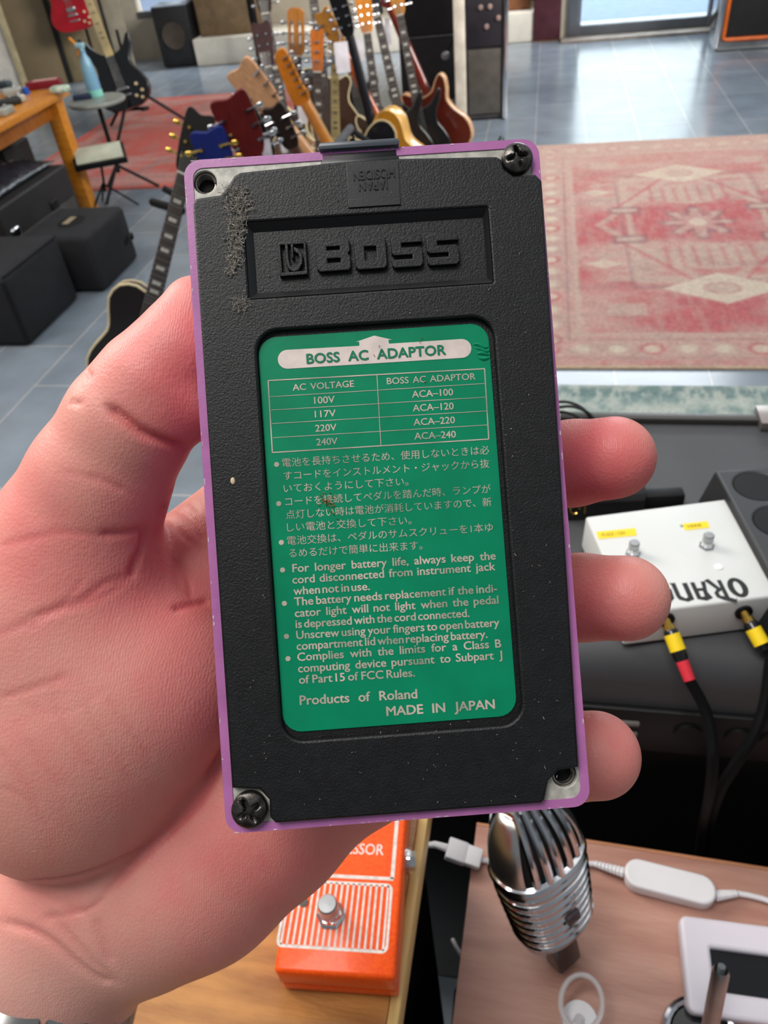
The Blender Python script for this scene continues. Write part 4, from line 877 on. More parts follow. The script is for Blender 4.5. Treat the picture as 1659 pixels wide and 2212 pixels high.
for k in range(8):
    t = .09+k*.062; mesh('rib', tube([(x, y, z) for x, y, z in ovalring(t*Lm, msz(t)*1.0)], .0031, 8, True), M_CHROME, mic)
mesh('shoulder_band', tube(ovalring(.575*Lm, msz(.575)*1.0), .0042, 8, True), M_CHROME, mic)
for k in range(-2, 3):
    x = k*.0095; ptsm = []
    for s_ in (1,):
        for t in np.linspace(.57, 1.0, 14):
            kx = msz(t); yy = -.0265*kx*math.sqrt(max(.02, 1-(x/.036)**2)); ptsm.append((x*(.55+.45*kx), yy, t*Lm))
        for t in np.linspace(1.0, .57, 14)[1:]:
            kx = msz(t); yy = .0265*kx*math.sqrt(max(.02, 1-(x/.036)**2)); ptsm.append((x*(.55+.45*kx), yy, t*Lm))
    mesh('top_bar', tube(ptsm, .0031, 8), M_CHROME, mic)
for sgn in (-1, 1):
    v, f = loftm(np.linspace(.02, .97, 22), 1.04); v = [p for p in v]
    side = MB(); n = 40; keep = [j for j in range(40) if (math.cos(2*math.pi*j/40)*sgn) > .6]
    rows = 22; keep = sorted(keep, key=lambda j: (j+20) % 40 if sgn > 0 else j)
    vv = [v[i*n+j] for i in range(rows) for j in keep]; m_ = len(keep)
    ff = [(i*m_+j, i*m_+j+1, (i+1)*m_+j+1, (i+1)*m_+j) for i in range(rows-1) for j in range(m_-1)]
    o = mesh('side_shell', (vv, ff), mat('satin_chrome', (206, 204, 202), .3, 1., var=.05), mic); sm_ = o.modifiers.new('s', 'SOLIDIFY'); sm_.thickness = .0018
mesh('emblem', MB().add(box((0, -.0285, .27*Lm), (.012, .004, .009), .001)), mat('dark_badge', (70, 60, 66), .35), mic)
mesh('bottom_ring', MB().add(loftm([.02, .055], .98)), M_STEEL, mic)
mesh('swivel', MB().add(box((0, 0, -.020), (.024, .018, .05), .003)), M_GLOSSBLK, mic)
# white cable with plug, ferrite-like inline box
mwc = M_WHITE; z0 = BZ+.006
cab = thing('power_cable', 'white cable with an oval inline switch and a plug, lying across the wooden board', 'cable', Matrix.Translation(F(1440, 1900, BZ)))
bw = Vector(F(1440, 1900, BZ))
def rel(pts): return [Vector(p)-bw for p in pts]
i0, i1 = F(1348, 1885, BZ+.008), F(1545, 1935, BZ+.008); di = nrm(i1-i0); Li = np.linalg.norm(i1-i0)
mi_ = frame(Vector((i0+i1)/2)-bw, di, np.cross([0, 0, 1], di), (0, 0, 1))
mesh('inline_switch', MB().add(plate([rrect(-Li/2, -.0125, Li/2, .0125, .012, 8)], -.007, .007, .0022), mi_), mwc, cab)
def relief(a, b): 
    return tube([tuple(Vector(lerp(a, b, t))-bw) for t in np.linspace(0, 1, 17)], [.0042-.0018*t+(.0007 if k % 2 else 0) for k, t in enumerate(np.linspace(0, 1, 17))], 10)
mesh('strain_relief', MB().add(relief(i0, F(1285, 1866, z0))), mwc, cab); mesh('strain_relief', MB().add(relief(i1, F(1592, 1930, z0))), mwc, cab)
mesh('cord', MB().add(tube(rel([F(*k[:2], BZ+.004) for k in catmull([(1592, 1930), (1625, 1936), (1665, 1948), (1720, 1975)], 5, False)]), .0024, 8)), mwc, cab)
mesh('cord', MB().add(tube(rel([F(*k[:2], BZ+.004) for k in catmull([(1285, 1866), (1200, 1868), (1120, 1868), (1085, 1862), (1040, 1858)], 5, False)]), .0024, 8)), mwc, cab)
pa, pb_ = F(966, 1832, BZ+.014), F(1040, 1858, BZ+.009); dp_ = nrm(pb_-pa); Lq = np.linalg.norm(pb_-pa); mp = frame(Vector((pa+pb_)/2)-bw, dp_, nrm(np.cross([0, 0, 1], dp_)), nrm(np.cross(dp_, np.cross([0, 0, 1], dp_))))
mesh('plug', MB().add(box((-Lq*.22, 0, 0), (Lq*.56, .019, .0085), .0012), mp).add(box((Lq*.26, 0, 0), (Lq*.46, .0175, .0075), .0012), mp), mwc, cab)
mesh('plug_lead', MB().add(tube(rel([F(966, 1832, BZ+.013), F(940, 1824, BZ+.013), F(922, 1826, BZ+.01), F(905, 1815, BZ-.004)]), [.0036, .003, .0024, .0022], 8)), mwc, cab)
mesh('cord', MB().add(tube(rel([P(978, 2030, .78), P(985, 2045, .77), P(1003, 2072, .76)]), .0022, 8)), mwc, cab)
# white weather display, foot of the frame off the picture
k0, k1, k2 = F(1478, 1975, BZ+.022), F(1659, 1998, BZ+.022), F(1455, 2165, BZ+.010)
wx = nrm((k1-k0)*[1, 1, 0]); wy = nrm(np.array([-wx[1], wx[0], 0])); hgt = abs((k2-k0).dot(wy))
wsd = thing('display_device', 'white tablet-like device with a dark screen, at the right end of the wooden board', 'display', frame(((k0[0]+k2[0])/2+.002, (k0[1]+k2[1])/2-.002, BZ), wx, nrm(wy+np.array([0, 0, .14])), nrm(np.cross(wx, nrm(wy+np.array([0, 0, .14]))))))
WW = .135; HH = hgt+.006
mesh('housing', MB().add(plate([rrect(0, -HH/2, WW, HH/2, .006), rrect(.021, -HH/2+.017, WW-.021, HH/2-.021, .0015)], .006, .022, .003)).add(plate([rrect(.001, -HH/2+.001, WW-.001, HH/2-.001, .006)], .004, .014, .002)), mat('lilac_white_plastic', (222, 216, 226), .35, var=.02), wsd)
mesh('screen', box((WW/2, -.002, .0150), (WW-.040, HH-.036, .002)), mat('dark_lcd', (24, 24, 27), .15, var=.05), wsd)
# metal tube and clear ring at the bottom edge
t0, t1 = P(1558, 2094, .50), P(1520, 2290, .535)
mtb = thing('metal_tube', 'upright steel tube at the bottom edge, before the white display', 'tube', Matrix.Translation(t0))
dv = Vector(t1-t0); rt = .0056
tubm = MB(); e_ = dv.normalized(); a_ = e_.orthogonal().normalized(); b_ = e_.cross(a_); n = 24; prof = [(.62, .004), (.8, .0), (1., .003), (1., dv.length), (.75, dv.length), (.62, .03), (.62, .004)]
vv = [tuple((a_*math.cos(6.2832*j/n)+b_*math.sin(6.2832*j/n))*r*rt+e_*d) for r, d in prof for j in range(n)]
mesh('tube_wall', (vv, [(i*n+j, i*n+(j+1) % n, (i+1)*n+(j+1) % n, (i+1)*n+j) for i in range(len(prof)-1) for j in range(n)]), M_STEEL, mtb)
mesh('rubber_core', MB().add(tube([e_*.003-e_*.006, e_*.03], [.0024, .0033], 14)), mat('grey_rubber', (92, 98, 102), .6), mtb)
fo = F(1520, 2290, BZ)-t0
mesh('base_ring', MB().add(tube([(fo[0]+.026*math.cos(t), fo[1]+.026*math.sin(t)+.012, fo[2]+.004) for t in np.linspace(0, 6.283, 29)[:-1]], .0035, 8, True)), M_CHROME, mtb)
mesh('base_disc', MB().add(lathe([(0, 0), (.023, 0), (.022, .006), (0, .008)], 24), Matrix.Translation((fo[0], fo[1]+.012, fo[2]+.0005))), M_GLOSSBLK, mtb)
rg = P(1256, 2165, .575); rn = nrm(O-rg); ra_ = nrm(np.cross(rn, [0, 0, 1])); rb_ = np.cross(ra_, rn)
ring = thing('glass_ring', 'clear glass ring upright at the bottom edge on the wooden board', 'ring', Matrix.Translation((rg[0], rg[1], BZ)))
mesh('hoop', MB().add(tube([Vector(ra_*math.cos(t)*.0150+rb_*math.sin(t)*.0182)+Vector((0, 0, rg[2]-BZ)) for t in np.linspace(0, 6.283, 41)[:-1]], .0020, 10, True)), mat('clear_acrylic', (236, 232, 232), .08, trans=.55, var=0.), ring)
mesh('stem', MB().add(tube([Vector(-rb_*.018)+Vector((0, 0, rg[2]-BZ)), (0, -.006, .004)], .004, 10)).add(lathe([(0, 0), (.014, 0), (.013, .004), (0, .005)], 20), tr(0, -.006, .0003)), M_WHITE, ring)

# ------------------------------------------------------------------ guitars
BODY = dict(
 lp=[(0, 0), (.10, .01), (.155, .055), (.166, .12), (.142, .19), (.112, .24), (.115, .29), (.136, .335), (.130, .368), (.10, .362), (.062, .335), (.034, .36), (0, .392), (-.06, .415), (-.115, .395), (-.14, .34), (-.125, .27), (-.122, .225), (-.15, .16), (-.166, .10), (-.15, .045), (-.10, .01)],
 dc=[(0, 0), (.09, .01), (.15, .05), (.168, .115), (.15, .185), (.108, .245), (.105, .30), (.128, .35), (.132, .395), (.112, .41), (.08, .385), (.045, .352), (0, .345), (-.045, .352), (-.08, .385), (-.118, .41), (-.135, .38), (-.122, .325), (-.102, .28), (-.12, .22), (-.158, .16), (-.168, .10), (-.15, .045), (-.09, .01)],
 strat=[(0, 0), (.08, .005), (.14, .045), (.160, .11), (.135, .18), (.105, .235), (.11, .29), (.142, .35), (.152, .40), (.132, .405), (.09, .35), (.04, .325), (0, .33), (-.04, .335), (-.085, .38), (-.132, .455), (-.155, .455), (-.14, .37), (-.115, .30), (-.108, .25), (-.14, .18), (-.162, .10), (-.14, .035), (-.08, .005)],
 arch=[(0, 0), (.10, .008), (.175, .06), (.195, .14), (.165, .22), (.128, .28), (.132, .33), (.15, .375), (.13, .41), (.085, .395), (.045, .40), (0, .43), (-.06, .465), (-.12, .45), (-.15, .39), (-.132, .31), (-.14, .26), (-.185, .18), (-.195, .10), (-.165, .045), (-.10, .008)])
HEADS = dict(
 paddle=[(-.021, 0), (-.036, .045), (-.043, .16), (-.032, .185), (0, .175), (.032, .185), (.043, .16), (.036, .045), (.021, 0)],
 six=[(-.021, 0), (-.036, .03), (-.032, .06), (-.048, .17), (-.036, .195), (-.005, .188), (.012, .15), (.038, .03), (.022, 0)],
 slot=[(-.022, 0), (-.037, .02), (-.037, .175), (-.02, .19), (.02, .19), (.037, .175), (.037, .02), (.022, 0)])
def gmat(n, c, r=.25, **k): return mat(n, c, r, coat=.4, var=k.pop('var', .12), **k)
M_PEARL = mat('pearl_inlay', (228, 222, 210), .25); M_NICKEL = M_CHROME; M_STRING = mat('steel_string', (190, 188, 184), .3, .9)
M_ROSE = mat('rosewood_board', (58, 40, 32), .5, stretch=(40, 40, 6), vscale=4); M_MAPLE = mat('maple_board', (226, 186, 118), .35, stretch=(40, 40, 5), vscale=4)
M_BIND = mat('cream_binding', (232, 212, 168), .35)
GUITAR_GROUP = 'guitars standing in the long rack'
def guitar(label, bottom, head, face, body='lp', bcol=(90, 30, 24), neck=(120, 66, 36), board=None, hcol=None, hshape='paddle', tun=None, binding=True, thick=.045, fittings=True, back=None, hs=1., bs=1., group=GUITAR_GROUP, kind='electric_guitar', cat='guitar', edge=None):
    B_, H_ = np.array(bottom, float), np.array(head, float); z = nrm(H_-B_); L_ = float(np.linalg.norm(H_-B_)); fc = np.array(face, float); fc = nrm(fc-z*fc.dot(z)); y = -fc; x = np.cross(y, z)
    g = thing(kind, label, cat, frame(B_, x, y, z), group); sc = L_/1.0
    tun = tun or M_NICKEL; RX = Matrix.Rotation(math.pi/2, 4, 'X')
    def P2(loops, y0, y1, bev): # plate in the x-z plane between depths y0 < y1
        v, f = plate(loops, -y1, -y0, bev); v = v[:, [0, 2, 1]]; v[:, 1] *= -1; return v, [q_[::-1] for q_ in f][:] if False else f
    ol = catmull([(p[0]*sc*bs, p[1]*sc) for p in BODY[body]], 4)
    tc = '%d_%d_%d' % tuple(bcol)
    bm_ = gmat('lacquer_'+tc, bcol); t2 = thick/2
    bo = mesh('body', MB().add(P2([ol], -t2, t2, .006)), bm_, g, sharp=40)
    if binding:
        bd = gmat('binding_%s' % ('x' if edge is None else '%d_%d_%d' % tuple(edge)), edge or (232, 212, 168))
        mesh('binding', MB().add(tube([(p[0], -t2+.002, p[1]) for p in ol[::2]], .0042, 6, True)).add(tube([(p[0], t2-.002, p[1]) for p in ol[::2]], .0042, 6, True)), bd, bo)
        if edge is not None: mesh('side_rim', MB().add(P2([[(p[0]*1.012, (p[1]-.2*sc)*1.008+.2*sc) for p in ol]], -t2+.006, t2-.006, .001)), bd, bo)
    top = {'lp': .37, 'dc': .345, 'strat': .33, 'arch': .42}[body]*sc; hz = L_-.185*sc
    nm = gmat('neck_%d_%d_%d' % tuple(neck), neck)
    secs = []; n = 12; vs = []
    for k, t in enumerate(np.linspace(0, 1, 8)):
        zz = (top-.05*sc)*(1-t)+hz*t; w = (.029-.007*t)*sc; d = .019*sc+.012*max(0, 1-t*6)
        for j in range(n):
            a = math.pi*j/(n-1); vs.append((w*math.cos(a), -t2-.004+.006+d*math.sin(a), zz))
    fs = [(i*n+j, (i+1)*n+j, (i+1)*n+(j+1) % n, i*n+(j+1) % n) for i in range(7) for j in range(n)]+[tuple(range(n)), tuple(range(7*n, 8*n))[::-1]]
    mesh('neck', (vs, fs), nm, g)
    bz = (.245 if body != 'arch' else .27)*sc; yb = -t2-.004
    fbv = [(-.028*sc, yb, bz+.07*sc), (.028*sc, yb, bz+.07*sc), (.0215*sc, yb, hz), (-.0215*sc, yb, hz)]; fbv += [(p[0], yb+.007, p[2]) for p in fbv]
    fb = mesh('fingerboard', (fbv, [(0, 1, 2, 3), (7, 6, 5, 4), (0, 4, 5, 1), (1, 5, 6, 2), (2, 6, 7, 3), (3, 7, 4, 0)]), board or M_ROSE, g, smooth=False)
    fr = MB(); ins_ = MB(); s0 = hz; Ls = .64*sc
    for k in range(1, 21):
        zz = s0-Ls*(1-2**(-k/12)); w = (.0215+.0065*(hz-zz)/(hz-bz))*sc*2; fr.add(box((0, yb-.0008, zz), (w, .002, .0022)))
        if k in (3, 5, 7, 9, 12, 15, 17):
            z2 = s0-Ls*(1-2**(-(k-.5)/12)); ins_.add(box((0, yb-.0002, z2), (w*.55, .001, .011 if board is None else .006)))
    mesh('frets', fr, M_STEEL, fb, smooth=False); mesh('inlays', ins_, M_PEARL if board is None else M_ROSE, fb, smooth=False)
    hm = mat('head_%d_%d_%d' % tuple(hcol or neck), hcol or neck, .55, spec=.25, stretch=(30, 30, 4), vscale=5)
    hp = Matrix.Translation((0, yb+.010, hz)) @ Matrix.Rotation(math.radians(-9), 4, 'X')
    ho = [(p[0]*sc*1.05*(hs if p[1] > 0 else 1), p[1]*sc) for p in HEADS[hshape]]; loops = [catmull(ho, 3)]
    if hshape == 'slot': loops = [ho, rrect(-.024*sc, .04*sc, -.012*sc, .14*sc, .004), rrect(.012*sc, .04*sc, .024*sc, .14*sc, .004)]
    hd = mesh('headstock', MB().add(P2(loops, -.007, .007, .002), hp), hm, g, sharp=40)
    mesh('nut', box((0, yb-.001, hz), (.043*sc, .006, .005), .001), M_PEARL, g)
    pos = [(-.046+.0*k, .045+k*.042) for k in range(3)]+[(.046, .045+k*.042) for k in range(3)] if hshape != 'six' else [(-.040-.012*k/5, .035+k*.026) for k in range(6)]
    for px_, pz_ in pos:
        px_ *= hs; s_ = 1 if px_ > 0 else -1
        mesh('tuning_peg', MB().add(tube([(px_*sc-s_*.022, -.013, pz_*sc), (px_*sc-s_*.022, .014, pz_*sc)], .0045, 8), hp).add(tube([(px_*sc-s_*.02, .011, pz_*sc), (px_*sc+s_*.012, .011, pz_*sc)], .003, 6), hp).add(ball((px_*sc+s_*.018, .011, pz_*sc), (.010, .0045, .0075), 10), hp), tun, hd)
    stv = MB()
    for k in range(6):
        u = (k-2.5)/2.5; stv.add(tube([(u*.026*sc, -t2-.014, .11*sc), (u*.0175*sc, yb-.004, hz), (u*.022*sc, yb-.001, hz+.06*sc)], .0007+.0002*abs(k-5)/5, 4))
    mesh('strings', stv, M_STRING, g)
    if fittings:
        mesh('bridge', box((0, -t2-.008, .115*sc), (.085*sc, .014, .016), .003), tun, g)
        mesh('tailpiece', box((0, -t2-.007, .075*sc), (.09*sc, .012, .012), .004), tun, g)
        for zz in (.155, .245): mesh('pickup', MB().add(box((0, -t2-.005, zz*sc), (.075*sc, .012, .034), .003)), tun if body in ('lp', 'arch') else M_TUBE, g)
        for kx, kz in ((.10, .12), (.125, .075), (.075, .055), (.11, .035)): mesh('control_knob', MB().add(lathe([(0, 0), (.011, 0), (.009, .012), (0, .0125)], 14), Matrix.Translation((kx*sc, -t2-.0005, kz*sc)) @ RX), tun if tun is M_GOLD else M_BIND, g)
    return g

def price_tag(px, py, dep, label, h_=.05, w_=.018):
    p = P(px, py, dep); n_ = nrm(O-p); u = nrm(np.cross([0, 0, 1], n_)); v = np.cross(n_, u)
    t = thing('price_tag', label, 'price tag', frame(p, u, v, n_), 'white price tags on the guitars')
    mesh('card', plate([rrect(-w_/2, -h_/2, w_/2, h_/2, .004)], -.0004, .0004, 0), mat('tag_card', (232, 226, 232), .6), t); mesh('tag_string', tube([(0, h_/2-.004, .001), (.004, h_/2+.02, .003), (-.002, h_/2+.045, .004)], .0012, 5), M_WHITE, t)
bk = (.15, .98, .1); fr_ = (.1, -1, .25)
guitar('sunburst single-cut electric guitar with pearl block inlays, nearest in the rack, left of the thumb', (-1.331, 2.015, .05), (-.93, 2.218, .86), (.25, -.9, .35), 'lp', (24, 14, 12), (70, 40, 28), hcol=(22, 18, 18), tun=M_GOLD, edge=None)
guitar('metallic blue guitar with gold tuners, its headstock just above the pedal corner', (-.745, 1.97, .05), F(446, 276, .85), (-.1, .95, .4), 'dc', (24, 38, 110), (26, 40, 112), hcol=(24, 38, 110), tun=M_GOLD, hshape='paddle', hs=1.35)
guitar('dark red semi-hollow guitar with nickel tuners, its dark red headstock right of the blue one', (-.565, 2.12, .05), F(488, 203, .92), (-.35, .85, .4), 'dc', (92, 22, 22), (104, 28, 22), hcol=(104, 24, 22), hshape='paddle', hs=1.3)
guitar('guitar with a pale maple paddle headstock and slim maple neck leaning left', (-.447, 2.687, .05), (-.984, 2.729, .88), bk, 'strat', (40, 36, 34), (214, 156, 108), hcol=(212, 158, 116), hshape='paddle', hs=1.3, board=M_MAPLE)
guitar('guitar with an orange-tinted maple headstock and neck, beside the pale maple one', (-.505, 2.80, .05), F(596, 118, .88), bk, 'strat', (46, 30, 22), (206, 130, 52), hcol=(214, 128, 34), hshape='six', board=M_MAPLE)
guitar('guitar with a dark brown headstock and nickel tuners, far left of the row', (-1.025, 3.276, .05), (-1.118, 3.446, .9), fr_, 'lp', (60, 30, 28), (76, 42, 40), hcol=(66, 40, 40), hshape='paddle', fittings=False)
guitar('acoustic guitar with a tan slotted headstock turned to the front and steel strings', (-1.105, 3.62, .05), F(640, 16, .92), fr_, 'arch', (126, 82, 50), (150, 100, 60), hcol=(188, 122, 56), hshape='slot', fittings=False, kind='acoustic_guitar', thick=.09)
guitar('guitar with a small orange headstock and dark fingerboard behind the maple necks', (-.974, 3.44, .05), F(684, 62, .85), fr_, 'dc', (70, 40, 26), (110, 70, 44), hcol=(196, 106, 34), hshape='paddle', hs=.75, fittings=False)
guitar('guitar with an all black neck leaning left, in the middle of the rack', (-.719, 3.797, .05), (-.889, 3.884, .92), bk, 'lp', (28, 28, 34), (24, 24, 30), hcol=(22, 22, 26), fittings=False, hshape='paddle')
guitar('natural archtop guitar with honey yellow back and long orange neck', (-.60, 3.82, .05), (-.985, 3.91, .86), (.1, .97, .2), 'arch', (204, 138, 40), (190, 92, 40), hcol=(206, 140, 60), edge=(232, 180, 96), thick=.085, fittings=False, hshape='paddle')
guitar('guitar with an amber headstock standing behind the white price tag', (-.773, 4.05, .05), (-.84, 4.2, .87), fr_, 'dc', (60, 44, 34), (150, 96, 48), hcol=(208, 128, 40), fittings=False)
guitar('black bass guitar with a light fretted neck, right of the middle of the rack', (-.665, 4.25, .05), (-.837, 4.37, .92), fr_, 'strat', (22, 22, 24), (60, 50, 44), hcol=(30, 28, 28), fittings=False, hshape='six', kind='bass_guitar', binding=False)
guitar('black guitar with a brown-gold headstock, next to the cherry guitar', (-.589, 4.35, .05), (-.735, 4.47, .9), fr_, 'strat', (20, 20, 22), (46, 40, 38), hcol=(180, 120, 48), fittings=False, binding=False)
guitar('cherry red guitar seen from behind, with cream bound horns and a red neck', (-.475, 4.50, .05), (-.86, 4.60, .93), (.05, .97, .2), 'dc', (92, 34, 24), (122, 42, 30), hcol=(110, 36, 28), edge=(206, 160, 116), thick=.05, fittings=False)
guitar('guitar with a pale yellow bare wooden neck upright in the rack', (-1.0, 3.86, .05), (-.94, 4.0, .82), fr_, 'strat', (60, 44, 40), (206, 180, 112), hcol=(214, 190, 124), board=mat('pale_neck', (214, 190, 124), .4), fittings=False, hshape='six')
guitar('black guitar with nickel tuners, its headstock tucked left of the pale maple neck', (-.62, 2.46, .05), F(520, 232, .86), (-.2, .95, .3), 'lp', (24, 22, 22), (30, 26, 26), hcol=(24, 22, 22), fittings=False)
guitar('dark walnut guitar with its headstock low between the maple necks', (-.60, 2.62, .05), F(585, 225, .80), (-.2, .95, .3), 'dc', (60, 36, 26), (84, 52, 34), hcol=(48, 34, 28), fittings=False)
b_ = F(722, 345, .05); guitar('brown acoustic guitar whose wide dark body fills the middle of the row', b_, b_+np.array([-.05, .22, .98]), fr_, 'arch', (66, 42, 28), (96, 62, 40), hcol=(70, 46, 32), fittings=False, kind='acoustic_guitar', thick=.09)
b_ = F(640, 390, .05); guitar('dark brown guitar with cream edges standing low behind the orange maple neck', b_, b_+np.array([-.08, .2, .93]), fr_, 'lp', (50, 30, 24), (70, 44, 30), hcol=(50, 34, 26), fittings=False)
b_ = F(800, 335, .05); guitar('plain black guitar in the gap beneath the black neck, middle of the rack', b_, b_+np.array([-.16, .2, .93]), fr_, 'dc', (26, 24, 25), (34, 28, 26), hcol=(26, 24, 24), fittings=False, binding=False)
for px, py, dp, lb, hh_, ww_ in ((739, 124, 3.15, 'large white price tag hanging on the black-necked guitar', .085, .045), (778, 108, 3.5, 'white price tag on the orange-necked archtop', .07, .028), (612, 300, 2.55, 'white price tag on the pale maple neck', .055, .02), (651, 235, 2.75, 'white price tag on the orange-tinted maple neck', .075, .022), (838, 68, 3.9, 'white price tag hanging beside the black guitar, near the cherry neck', .09, .022), (858, 8, 4.1, 'white price tag at the top of the cherry neck', .06, .022), (572, 325, 2.2, 'white price tag beside the dark red headstock', .05, .03), (455, 372, 2.2, 'white price tag near the blue headstock', .03, .016)):
    if py < 350: price_tag(px, py, dp, lb, hh_*1.3, ww_*1.3)
# rack: two padded rails on end frames
rk = thing('guitar_rack', 'long black tubular guitar rack holding the row of guitars', 'guitar rack', tr(-.85, 3.4, 0))
rr = lambda p: (p[0]+.85, p[1]-3.4, p[2])
mesh('padded_rail', tube([rr((-.86, 2.5, .46)), rr((-.82, 3.55, .46))], .018, 10), mat('grey_foam_pad', (84, 84, 88), .9), rk)
mesh('padded_rail', tube([rr(FY(640, 178, 3.45)), rr(FY(748, 112, 3.75))], .014, 10), MATS['grey_foam_pad'], rk)
mesh('base_rail', tube([rr((-.80, 2.4, .03)), rr((-.66, 4.85, .03))], .018, 8), M_TUBE, rk); mesh('base_rail', tube([rr((-.36, 2.4, .03)), rr((-.22, 4.85, .03))], .018, 8), M_TUBE, rk)
for a_, b_, c_ in (((-.80, 2.45, .03), (-.86, 2.5, .50), (-.36, 2.45, .03)), ((-.74, 3.6, .03), (-.82, 3.55, .46), (-.30, 3.6, .03))): mesh('end_frame', MB().add(tube([rr(a_), rr(b_), rr(c_)], .016, 8)), M_TUBE, rk)
mesh('support_arm', tube([rr(F(330, 437, .30)), rr(F(392, 455, .36))], .018, 8), M_TUBE, rk); mesh('support_arm', tube([rr(F(352, 406, .40)), rr(F(385, 425, .36))], .014, 8), M_TUBE, rk)

# ------------------------------------------------------------------ left: tables, covered amplifiers, stands
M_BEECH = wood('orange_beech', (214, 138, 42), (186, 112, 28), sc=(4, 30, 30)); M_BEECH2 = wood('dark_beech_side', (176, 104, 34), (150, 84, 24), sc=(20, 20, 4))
TH = .62
tbl = thing('wooden_table', 'orange wooden table at the left edge with clutter on top', 'table', tr(-2.34, 3.96, TH, .02))
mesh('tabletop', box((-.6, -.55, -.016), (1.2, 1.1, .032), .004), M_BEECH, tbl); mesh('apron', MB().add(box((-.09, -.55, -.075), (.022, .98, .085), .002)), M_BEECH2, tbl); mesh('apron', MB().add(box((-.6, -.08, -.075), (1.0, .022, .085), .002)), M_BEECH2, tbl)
for x, y in ((-.075, -.055), (-.075, -1.04), (-1.13, -.055), (-1.13, -1.04)): mesh('leg', box((x, y, -.326), (.075, .075, .586), .004), M_BEECH, tbl)
def small(name, label, cat, px, py, z, parts, rz=0., group=None, k=1.):
    p = F(px, py, z); t = thing(name, label, cat, tr(p[0], p[1], z, rz) @ Matrix.Scale(k, 4), group)
    for nm, mb2, m2 in parts: mesh(nm, mb2, m2, t)
    return t
small('pedal_box', 'long dark red box on the far end of the orange table', 'box', 98, 190, TH+.0005, [('box_body', box((0, 0, .018), (.17, .06, .036), .004), mat('dark_red_card', (128, 20, 34), .4)), ('box_top_label', box((.01, 0, .0365), (.12, .045, .001)), mat('pink_label', (206, 150, 140), .6))], .25)
small('blue_cap', 'small bright blue cap on the orange table beside the red box', 'cap', 58, 203, TH+.0005, [('cap_body', lathe([(0, 0), (.018, 0), (.016, .028), (0, .03)], 16), mat('blue_plastic', (20, 84, 178), .4))])
small('white_pouch', 'crumpled white and green packet at the corner of the orange table', 'packet', 150, 196, TH+.0005, [('packet_body', box((-.03, -.03, .015), (.09, .06, .03), .012, 3), mat('white_green_foil', (220, 222, 206), .4, rgb2=(150, 176, 150), vscale=30))])
for k, (px, py, c, lb) in enumerate(((12, 190, (60, 74, 80), 'grey blue gadget on the orange table, furthest left'), (30, 205, (176, 178, 170), 'small pale metal gadget in the clutter on the orange table'), (22, 228, (30, 32, 32), 'black cable bag in the clutter on the orange table'), (40, 222, (196, 190, 174), 'small cream gadget near the table edge'), (14, 248, (160, 160, 150), 'pale grey cloth lying at the left frame edge on the orange table'))):
    small('gadget', lb, 'gadget', px, py, TH+.0005, [('gadget_body', box((0, 0, .016), (.07+.02*(k % 3), .05, .032), .008, 3), mat('gadget_%d' % c[0], c, .45)), ('gadget_knob', ball((.01, 0, .034), .009, 8), M_STEEL)], .4*k, 'clutter on the orange table')
STZ = .50
stl = F(208, 214, STZ); sto = thing('side_stand', 'small round grey stand top with thin legs beside the orange table', 'stand', tr(stl[0], stl[1], 0))
mesh('round_top', lathe([(0, STZ-.02), (.15, STZ-.02), (.155, STZ-.01), (.15, STZ-.0005), (0, STZ-.0005)], 32), mat('grey_stand_top', (140, 142, 134), .4), sto); mesh('post', tube([(0, 0, STZ-.02), (0, 0, .12)], .012, 8), M_TUBE, sto)
for k in range(3): mesh('leg', tube([(0, 0, .16), (.2*math.cos(k*2.1+.4), .2*math.sin(k*2.1+.4), .01)], .009, 8), M_TUBE, sto)
small('spray_bottle', 'pale blue spray bottle with an orange nozzle on the round stand', 'bottle', 208, 208, STZ, [('bottle_body', lathe([(0, 0), (.042, 0), (.045, .01), (.045, .10), (.040, .16), (.030, .21), (.016, .235), (.015, .26), (0, .26)], 24), mat('pale_blue_plastic', (150, 200, 220), .2, trans=.3, rgb2=(130, 176, 216), vscale=8)), ('bottle_foot', lathe([(0, .001), (.047, .001), (.047, .03), (.045, .04), (.04, .04)], 24), mat('aqua_plastic', (140, 216, 200), .3)), ('spray_head', MB().add(box((-.008, 0, .285), (.06, .024, .03), .008, 3)).add(tube([(.0, 0, .25), (0, 0, .28)], .013, 10)), mat('clear_blue_head', (170, 214, 228), .3)), ('nozzle', MB().add(tube([(-.035, 0, .292), (-.062, 0, .33)], .009, 8)).add(tube([(-.022, 0, .275), (-.04, 0, .235)], .006, 8)), mat('orange_plastic', (232, 140, 30), .4))], k=.85)
small('dark_box', 'flat navy blue box on the round stand', 'box', 180, 214, STZ, [('box_body', box((0, 0, .012), (.10, .05, .024), .003), mat('navy_card', (34, 46, 72), .5))], .3)
# covered amplifiers
def amp(name, label, cat, x0, x1, y0, y1, h_, m, bev, cat_grp=None, z0=0.):
    t = thing(name, label, cat, tr((x0+x1)/2, (y0+y1)/2, z0), cat_grp); mesh('cabinet', box((0, 0, h_/2+.002), (x1-x0, y1-y0, h_), bev, 4), m, t); return t
a1 = amp('covered_amplifier', 'amplifier under a plain black cover, nearest of the black boxes at the left edge', 'amplifier', -2.45, -1.965, 2.44, 2.88, .29, M_CLOTH, .03, 'black covered amplifiers on the tiles')
mesh('cover_handle', MB().add(tube([(-.1, -.226, .10), (-.06, -.236, .12), (.02, -.236, .12), (.06, -.226, .10)], .008, 8)), mat('handle_grey', (150, 146, 148), .5), a1)
mesh('cover_seam', MB().add(tube([(.236, -.2, .285), (.243, .2, .285)], .004, 6)).add(tube([(.24, -.215, .02), (.24, -.215, .27)], .004, 6)), M_TUBE, a1)
